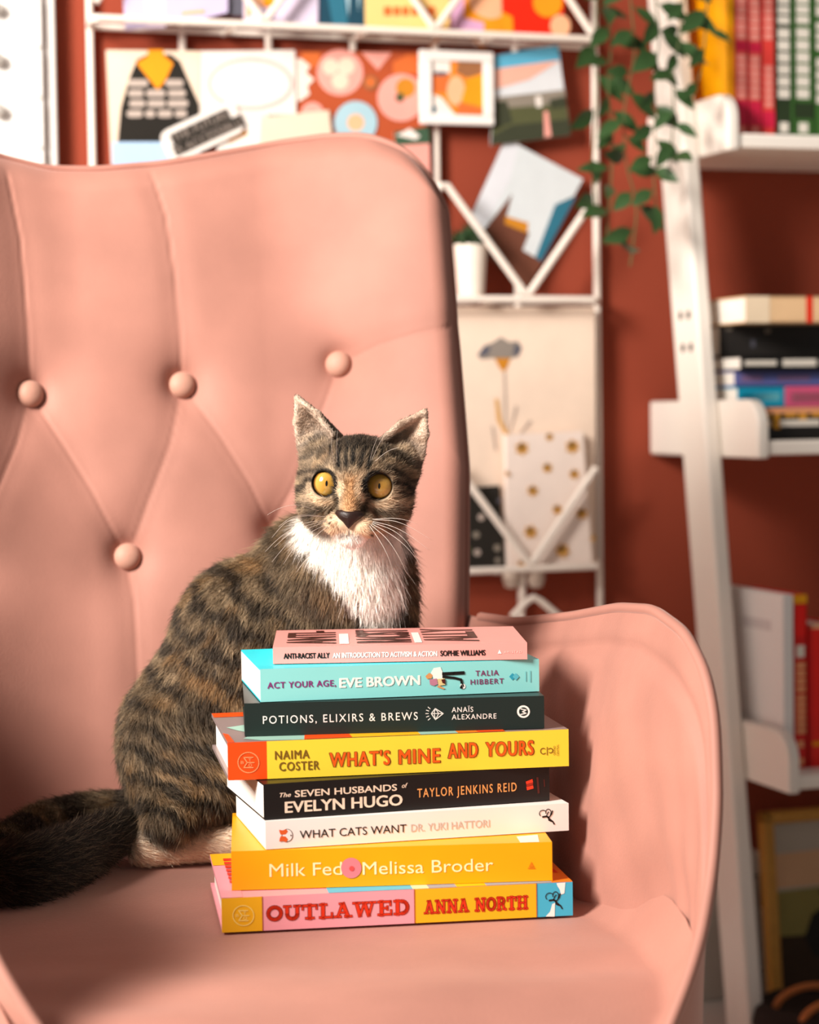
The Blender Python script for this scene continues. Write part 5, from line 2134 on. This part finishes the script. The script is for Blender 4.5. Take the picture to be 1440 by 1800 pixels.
    for zn, c in (('head', hb), ('ear', ear), ('neck', neck), ('chest', chest), ('trunk', mixc(body, C_WHT, bib * .9)), ('thigh', leg), ('foot', foot), ('foreleg', mixc(fore, C_WHT, bib)), ('tail', tail)):
        out_ += c * zw[zn][:, None]
    return out_


def flow_dir(P, N, W_):
    v = np.zeros_like(P)
    L = (P - HC) @ HM.T
    nose = np.array([0, .062, -.020])
    hd = L - nose
    hd /= np.linalg.norm(hd, axis=1, keepdims=True) + 1e-9
    hd = hd @ HM
    for i, p in enumerate(PR):
        fl_ = p[3]
        if isinstance(fl_, str):
            if fl_ == 'head':
                v += hd * W_[:, i:i + 1]
            else:
                T = EARS[int(fl_[3:])][0]
                B = (EARS[int(fl_[3:])][1] + EARS[int(fl_[3:])][2]) / 2
                v += ((T - B) / np.linalg.norm(T - B)) @ HM * W_[:, i:i + 1]
        else:
            v += nrm(fl_) * W_[:, i:i + 1]
    v -= N * np.sum(v * N, 1, keepdims=True)
    v /= np.linalg.norm(v, axis=1, keepdims=True) + 1e-6
    return v


# ------------------------------------------------------------------ the body mesh
cat = thing('cat', 'brown tabby cat with white bib sitting on the armchair behind the books', 'cat', (P_rump[0] + .1, 1.77, ZS))
INV = np.array(chain(cat).inverted())
off_ = INV[:3, 3]
me = bpy.data.meshes.new('body')
me.from_pydata((CV + off_).tolist(), [], CQ.tolist())
me.polygons.foreach_set('use_smooth', [True] * len(me.polygons))
WV = influences(CV)
VC = fur_colour(CV, VN, WV)
ca = me.color_attributes.new('coat', 'FLOAT_COLOR', 'POINT')
ca.data.foreach_set('color', np.c_[VC, np.ones(len(VC))].astype(np.float32).ravel())


def coat_mat(name, attr, rough):
    m = bpy.data.materials.new(name)
    m.use_nodes = True
    nt = m.node_tree
    b_ = nt.nodes['Principled BSDF']
    at_ = nt.nodes.new('ShaderNodeAttribute')
    at_.attribute_name = attr
    nt.links.new(at_.outputs['Color'], b_.inputs['Base Color'])
    b_.inputs['Roughness'].default_value = rough
    b_.inputs['Specular IOR Level'].default_value = .25
    return m


me.materials.append(coat_mat('tabby_skin', 'coat', .8))
body = bpy.data.objects.new('body', me)
COL.objects.link(body)
body.parent = cat

# ------------------------------------------------------------------ fur strands
tA = np.linalg.norm(np.cross(CV[CT[:, 1]] - CV[CT[:, 0]], CV[CT[:, 2]] - CV[CT[:, 0]]), axis=1) / 2
tc_ = CV[CT].mean(1)
dens = np.full(len(CT), 85e4)
hd_ = np.linalg.norm(tc_ - HC, axis=1)
dens = np.where(hd_ < .075, 190e4, dens)
hidden = (tc_[:, 2] < ZS + .15) & (tc_[:, 0] > at(470, 1300, 1.75)[0])
dens = np.where(hidden, 25e4, dens)
num = rng.poisson(tA * dens)
ti = np.repeat(np.arange(len(CT)), num)
ns_ = len(ti)
r1, r2 = rng.random(ns_), rng.random(ns_)
sw = r1 + r2 > 1
r1[sw], r2[sw] = 1 - r1[sw], 1 - r2[sw]
b0 = 1 - r1 - r2
RP = b0[:, None] * CV[CT[ti, 0]] + r1[:, None] * CV[CT[ti, 1]] + r2[:, None] * CV[CT[ti, 2]]
RN = b0[:, None] * VN[CT[ti, 0]] + r1[:, None] * VN[CT[ti, 1]] + r2[:, None] * VN[CT[ti, 2]]
RN /= np.linalg.norm(RN, axis=1, keepdims=True)
WR = influences(RP)
ln_ = WR @ np.array([p[4] for p in PR])
L_ = (RP - HC) @ HM.T
keep = np.ones(ns_, bool)
for s in (-1, 1):
    de = np.linalg.norm(RP - EYE[s], axis=1)
    axd = (RP - EYE[s]) @ EDIR[s]
    rr_ = np.sqrt(np.maximum(de ** 2 - axd ** 2, 0))
    keep &= ~((axd > 0) & (rr_ < EAP * 1.13) & (de < .03))
keep &= ~((np.abs(L_[:, 0]) < .0085) & (np.abs(L_[:, 2] + .0255) < .0075) & (L_[:, 1] > .04))
RP, RN, WR, ln_, L_ = RP[keep], RN[keep], WR[keep], ln_[keep], L_[keep]
ns_ = len(RP)
FD = flow_dir(RP, RN, WR)
FC = fur_colour(RP, RN, WR)
# longer hair inside the ears and on the bib
bright = FC.mean(1)
jit_ = rng.normal(size=(ns_, 3)) * .22
# clumps: neighbours lean together
cl = np.stack([vnoise(RP + 1.7 * k, 260) for k in range(3)], 1) - .5
earw = WR[:, [i for i, p in enumerate(PR) if p[5] == 'ear']].sum(1)[:, None]
dirv = FD + jit_ + cl * .6 * (1 - earw)
lift = .42 + .25 * rng.random(ns_)
face = np.clip((L_[:, 1] - .0) / .02, 0, 1) * (np.linalg.norm(L_, axis=1) < .075)
lift = lift * (1 - .35 * face)
ln_ = ln_ * (.65 + .6 * rng.random(ns_))
NPT = 5
ts = np.linspace(0, 1, NPT)
SP = np.zeros((ns_, NPT, 3))
for i, t in enumerate(ts):
    SP[:, i] = RP + ln_[:, None] * (dirv * (.75 * t + .15 * t * t) + RN * (lift * (t - .45 * t * t))[:, None] + np.array([0, 0, -.06]) * t * t)
SP[..., 2] = np.maximum(SP[..., 2], ZS + .0006)
tint = (.72 + .62 * rng.random(ns_))[:, None]
agouti = (rng.random(ns_) < .22) & (bright < .16) & (L_[:, 2] < .2)
spk = vnoise(RP + 5.1, 330)[:, None] * .6 + vnoise(RP + 9.3, 700)[:, None] * .4
faceS = (np.linalg.norm(L_, axis=1) < .072)[:, None]
spk = np.where(faceS, .5 + (spk - .5) * .55, spk)
spk = np.where((bright > .5)[:, None], .55, spk)
FCs = FC * tint * np.clip(.12 + 1.85 * spk, .2, 2.2)
FCs[agouti] = FCs[agouti] * .5 + srgb('a58f76') * .28
# light tips on the back of the body
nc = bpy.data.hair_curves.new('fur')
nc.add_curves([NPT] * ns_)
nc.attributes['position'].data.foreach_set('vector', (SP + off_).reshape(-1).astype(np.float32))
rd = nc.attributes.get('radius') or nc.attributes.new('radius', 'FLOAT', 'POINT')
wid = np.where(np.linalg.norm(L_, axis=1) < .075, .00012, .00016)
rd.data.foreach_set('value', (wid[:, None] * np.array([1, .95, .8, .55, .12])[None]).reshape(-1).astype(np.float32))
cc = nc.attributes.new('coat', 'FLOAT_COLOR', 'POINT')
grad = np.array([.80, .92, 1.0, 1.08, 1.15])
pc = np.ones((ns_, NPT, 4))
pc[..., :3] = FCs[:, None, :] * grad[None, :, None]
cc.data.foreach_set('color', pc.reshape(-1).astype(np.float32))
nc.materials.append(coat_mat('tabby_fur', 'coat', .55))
fur = bpy.data.objects.new('fur', nc)
COL.objects.link(fur)
fur.parent = cat
print('cat verts', len(CV), 'strands', ns_)

# ------------------------------------------------------------------ eyes, nose, whiskers
def eye_mat():
    m = bpy.data.materials.new('amber_eye')
    m.use_nodes = True
    nt = m.node_tree
    b_ = nt.nodes['Principled BSDF']
    tc = nt.nodes.new('ShaderNodeTexCoord')
    sp = nt.nodes.new('ShaderNodeSeparateXYZ')
    nt.links.new(tc.outputs['Object'], sp.inputs[0])

    def math_(op, a, b2=None, c2=None):
        n = nt.nodes.new('ShaderNodeMath')
        n.operation = op
        for i, v in enumerate((a, b2, c2)):
            if v is None:
                continue
            if isinstance(v, (int, float)):
                n.inputs[i].default_value = v
            else:
                nt.links.new(v, n.inputs[i])
        return n.outputs[0]
    x, y = sp.outputs['X'], sp.outputs['Y']
    r = math_('SQRT', math_('ADD', math_('MULTIPLY', x, x), math_('MULTIPLY', y, y)))
    rp = nt.nodes.new('ShaderNodeValToRGB')
    cr_ = rp.color_ramp
    cr_.elements[0].position = 0.0
    cr_.elements[0].color = lin('c08a33')
    cr_.elements[1].position = .80
    cr_.elements[1].color = lin('d6a850')
    e = cr_.elements.new(.90)
    e.color = lin('8a5a17')
    e = cr_.elements.new(.99)
    e.color = lin('120c07')
    nt.links.new(math_('DIVIDE', r, .0108), rp.inputs[0])
    pd = math_('SQRT', math_('ADD', math_('POWER', math_('DIVIDE', x, .0010), 2.0), math_('POWER', math_('DIVIDE', y, .0024), 2.0)))
    mk = math_('SMOOTH_MIN', 1.0, math_('MAXIMUM', 0.0, math_('MULTIPLY', math_('SUBTRACT', pd, .85), 4.0)), .1)
    nz = nt.nodes.new('ShaderNodeTexNoise')
    nz.inputs['Scale'].default_value = 900
    nt.links.new(tc.outputs['Object'], nz.inputs['Vector'])
    m1 = nt.nodes.new('ShaderNodeMix')
    m1.data_type = 'RGBA'
    m1.blend_type = 'MULTIPLY'
    m1.inputs['Factor'].default_value = .25
    nt.links.new(rp.outputs[0], m1.inputs['A'])
    nt.links.new(nz.outputs['Fac'], m1.inputs['B'])
    m2 = nt.nodes.new('ShaderNodeMix')
    m2.data_type = 'RGBA'
    m2.inputs['A'].default_value = (.004, .003, .002, 1)
    nt.links.new(mk, m2.inputs['Factor'])
    nt.links.new(m1.outputs['Result'], m2.inputs['B'])
    nt.links.new(m2.outputs['Result'], b_.inputs['Base Color'])
    b_.inputs['Roughness'].default_value = .12
    b_.inputs['Specular IOR Level'].default_value = .5
    b_.inputs['Coat Weight'].default_value = 1.0
    b_.inputs['Coat Roughness'].default_value = .02
    return m


em = eye_mat()
for s in (-1, 1):
    q = MB()
    n, k = 40, 24
    prof = [(max(.00001, EYE_R * math.sin(t)), EYE_R * math.cos(t)) for t in np.linspace(0, math.pi, k)]
    q.lathe([(r, z) for r, z in reversed(prof)], n=n)
    o = q.build('eye', em, None, angle=180)
    o.parent = cat
    zc = nrm(nrm(CO - EYE[s]) * .8 + EDIR[s] * .2)
    xc_ = nrm(HR - zc * (HR @ zc))
    yc_ = np.cross(zc, xc_)
    M = Matrix([list(r) + [p] for r, p in zip(np.stack([xc_, yc_, zc], 1), EYE[s])] + [[0, 0, 0, 1]])
    o.matrix_basis = chain(cat).inverted() @ M
# nose: a rounded dark triangle with two nostrils
q = MB()
out_ = [(-.0105, -.0185), (-.006, -.0176), (0, -.0182), (.006, -.0176), (.0105, -.0185), (.0115, -.0212), (.0085, -.0243), (.0045, -.0272), (.0016, -.0306), (0, -.0322), (-.0016, -.0306), (-.0045, -.0272), (-.0085, -.0243), (-.0115, -.0212)]


def face_f(x, z):
    """how far forward the face skin lies at head coordinates (x, z)"""
    fs = np.arange(.075, .02, -.0005)
    P = np.array([hw(x, f_, z) for f_ in fs])
    i = np.clip(np.round((P - lo) / DX).astype(int), 0, nn_ - 1)
    v = F[i[:, 0], i[:, 1], i[:, 2]]
    return fs[np.argmax(v < 0)]


rows = []
for t, df in ((1.0, -.004), (1.0, .0004), (.88, .0018), (.6, .0028), (.25, .0032), (.02, .0033)):
    row = []
    for x, z in out_ + out_[:1]:
        zz_n = -.0235 + (z + .0235) * t
        row.append(hw(x * t, face_f(x * t, zz_n) * .35 + face_f(0, -.0235) * .65 - abs(x * t) * .18 + df, zz_n))
    rows.append(row)
q.grid(rows)
nose_m = mat('nose_leather', '2b1a15', rough=.42, spec=.45, var=.1, scale=200, bump=.15, bscale=1500)
q.build('nose', nose_m, cat, world=True, angle=80)
wm = mat('whisker_white', 'f6ebdf', rough=.4, spec=.4)


def whisker(p0, pts, r=.00017):
    """from a root on the cheek through pixel points"""
    path = [p0] + pts
    t = np.linspace(0, len(path) - 1, 22)
    path = np.array(path)
    d = np.stack([np.interp(t, range(len(path)), path[:, k]) for k in range(3)], 1)
    for _ in range(6):
        d[1:-1] = (d[:-2] + 2 * d[1:-1] + d[2:]) / 4
    q_ = MB()
    q_.tube(d, np.linspace(r, r * .3, len(d)), 6)
    q_.build('whisker', wm, cat, world=True, angle=180)


for px in ([(572, 909), (530, 905), (500, 918), (478, 945)], [(570, 908), (535, 904), (510, 909), (490, 926)], [(573, 915), (530, 918), (490, 945), (466, 970)],
           [(572, 918), (535, 930), (500, 960), (478, 988)], [(576, 921), (545, 935), (520, 958), (498, 992)], [(575, 916), (540, 922), (505, 940), (482, 962)],
           [(560, 898), (520, 885), (490, 893), (470, 905)], [(580, 922), (556, 940), (534, 970), (520, 1000)],
           [(655, 913), (690, 910), (715, 914), (735, 922)], [(656, 917), (690, 924), (720, 940), (756, 968)], [(654, 921), (690, 940), (720, 965), (744, 1000)],
           [(652, 923), (680, 945), (700, 975), (716, 1010)], [(657, 914), (692, 914), (722, 926), (760, 950)], [(655, 919), (690, 930), (715, 950), (735, 985)],
           [(650, 925), (668, 950), (684, 980), (694, 1015)]):
    ds = [1.662, 1.645, 1.638, 1.640] if px[0][0] < 620 else [1.662, 1.645, 1.640, 1.645]
    w = [at(x, y, D) for (x, y), D in zip(px, ds)]
    whisker(w[0] + [0, .006, 0], [w[0]] + w[1:])
for px in ([(588, 818), (582, 785), (585, 752)], [(592, 815), (592, 785), (593, 757)], [(584, 806), (570, 785), (548, 772)],
           [(650, 812), (655, 790), (664, 768)], [(653, 810), (664, 785), (680, 757)], [(658, 812), (680, 793), (702, 786)]):
    w = [at(x, y, D) for (x, y), D in zip(px, (1.676, 1.66, 1.65))]
    whisker(w[0] + [0, .006, 0], w, .00014)
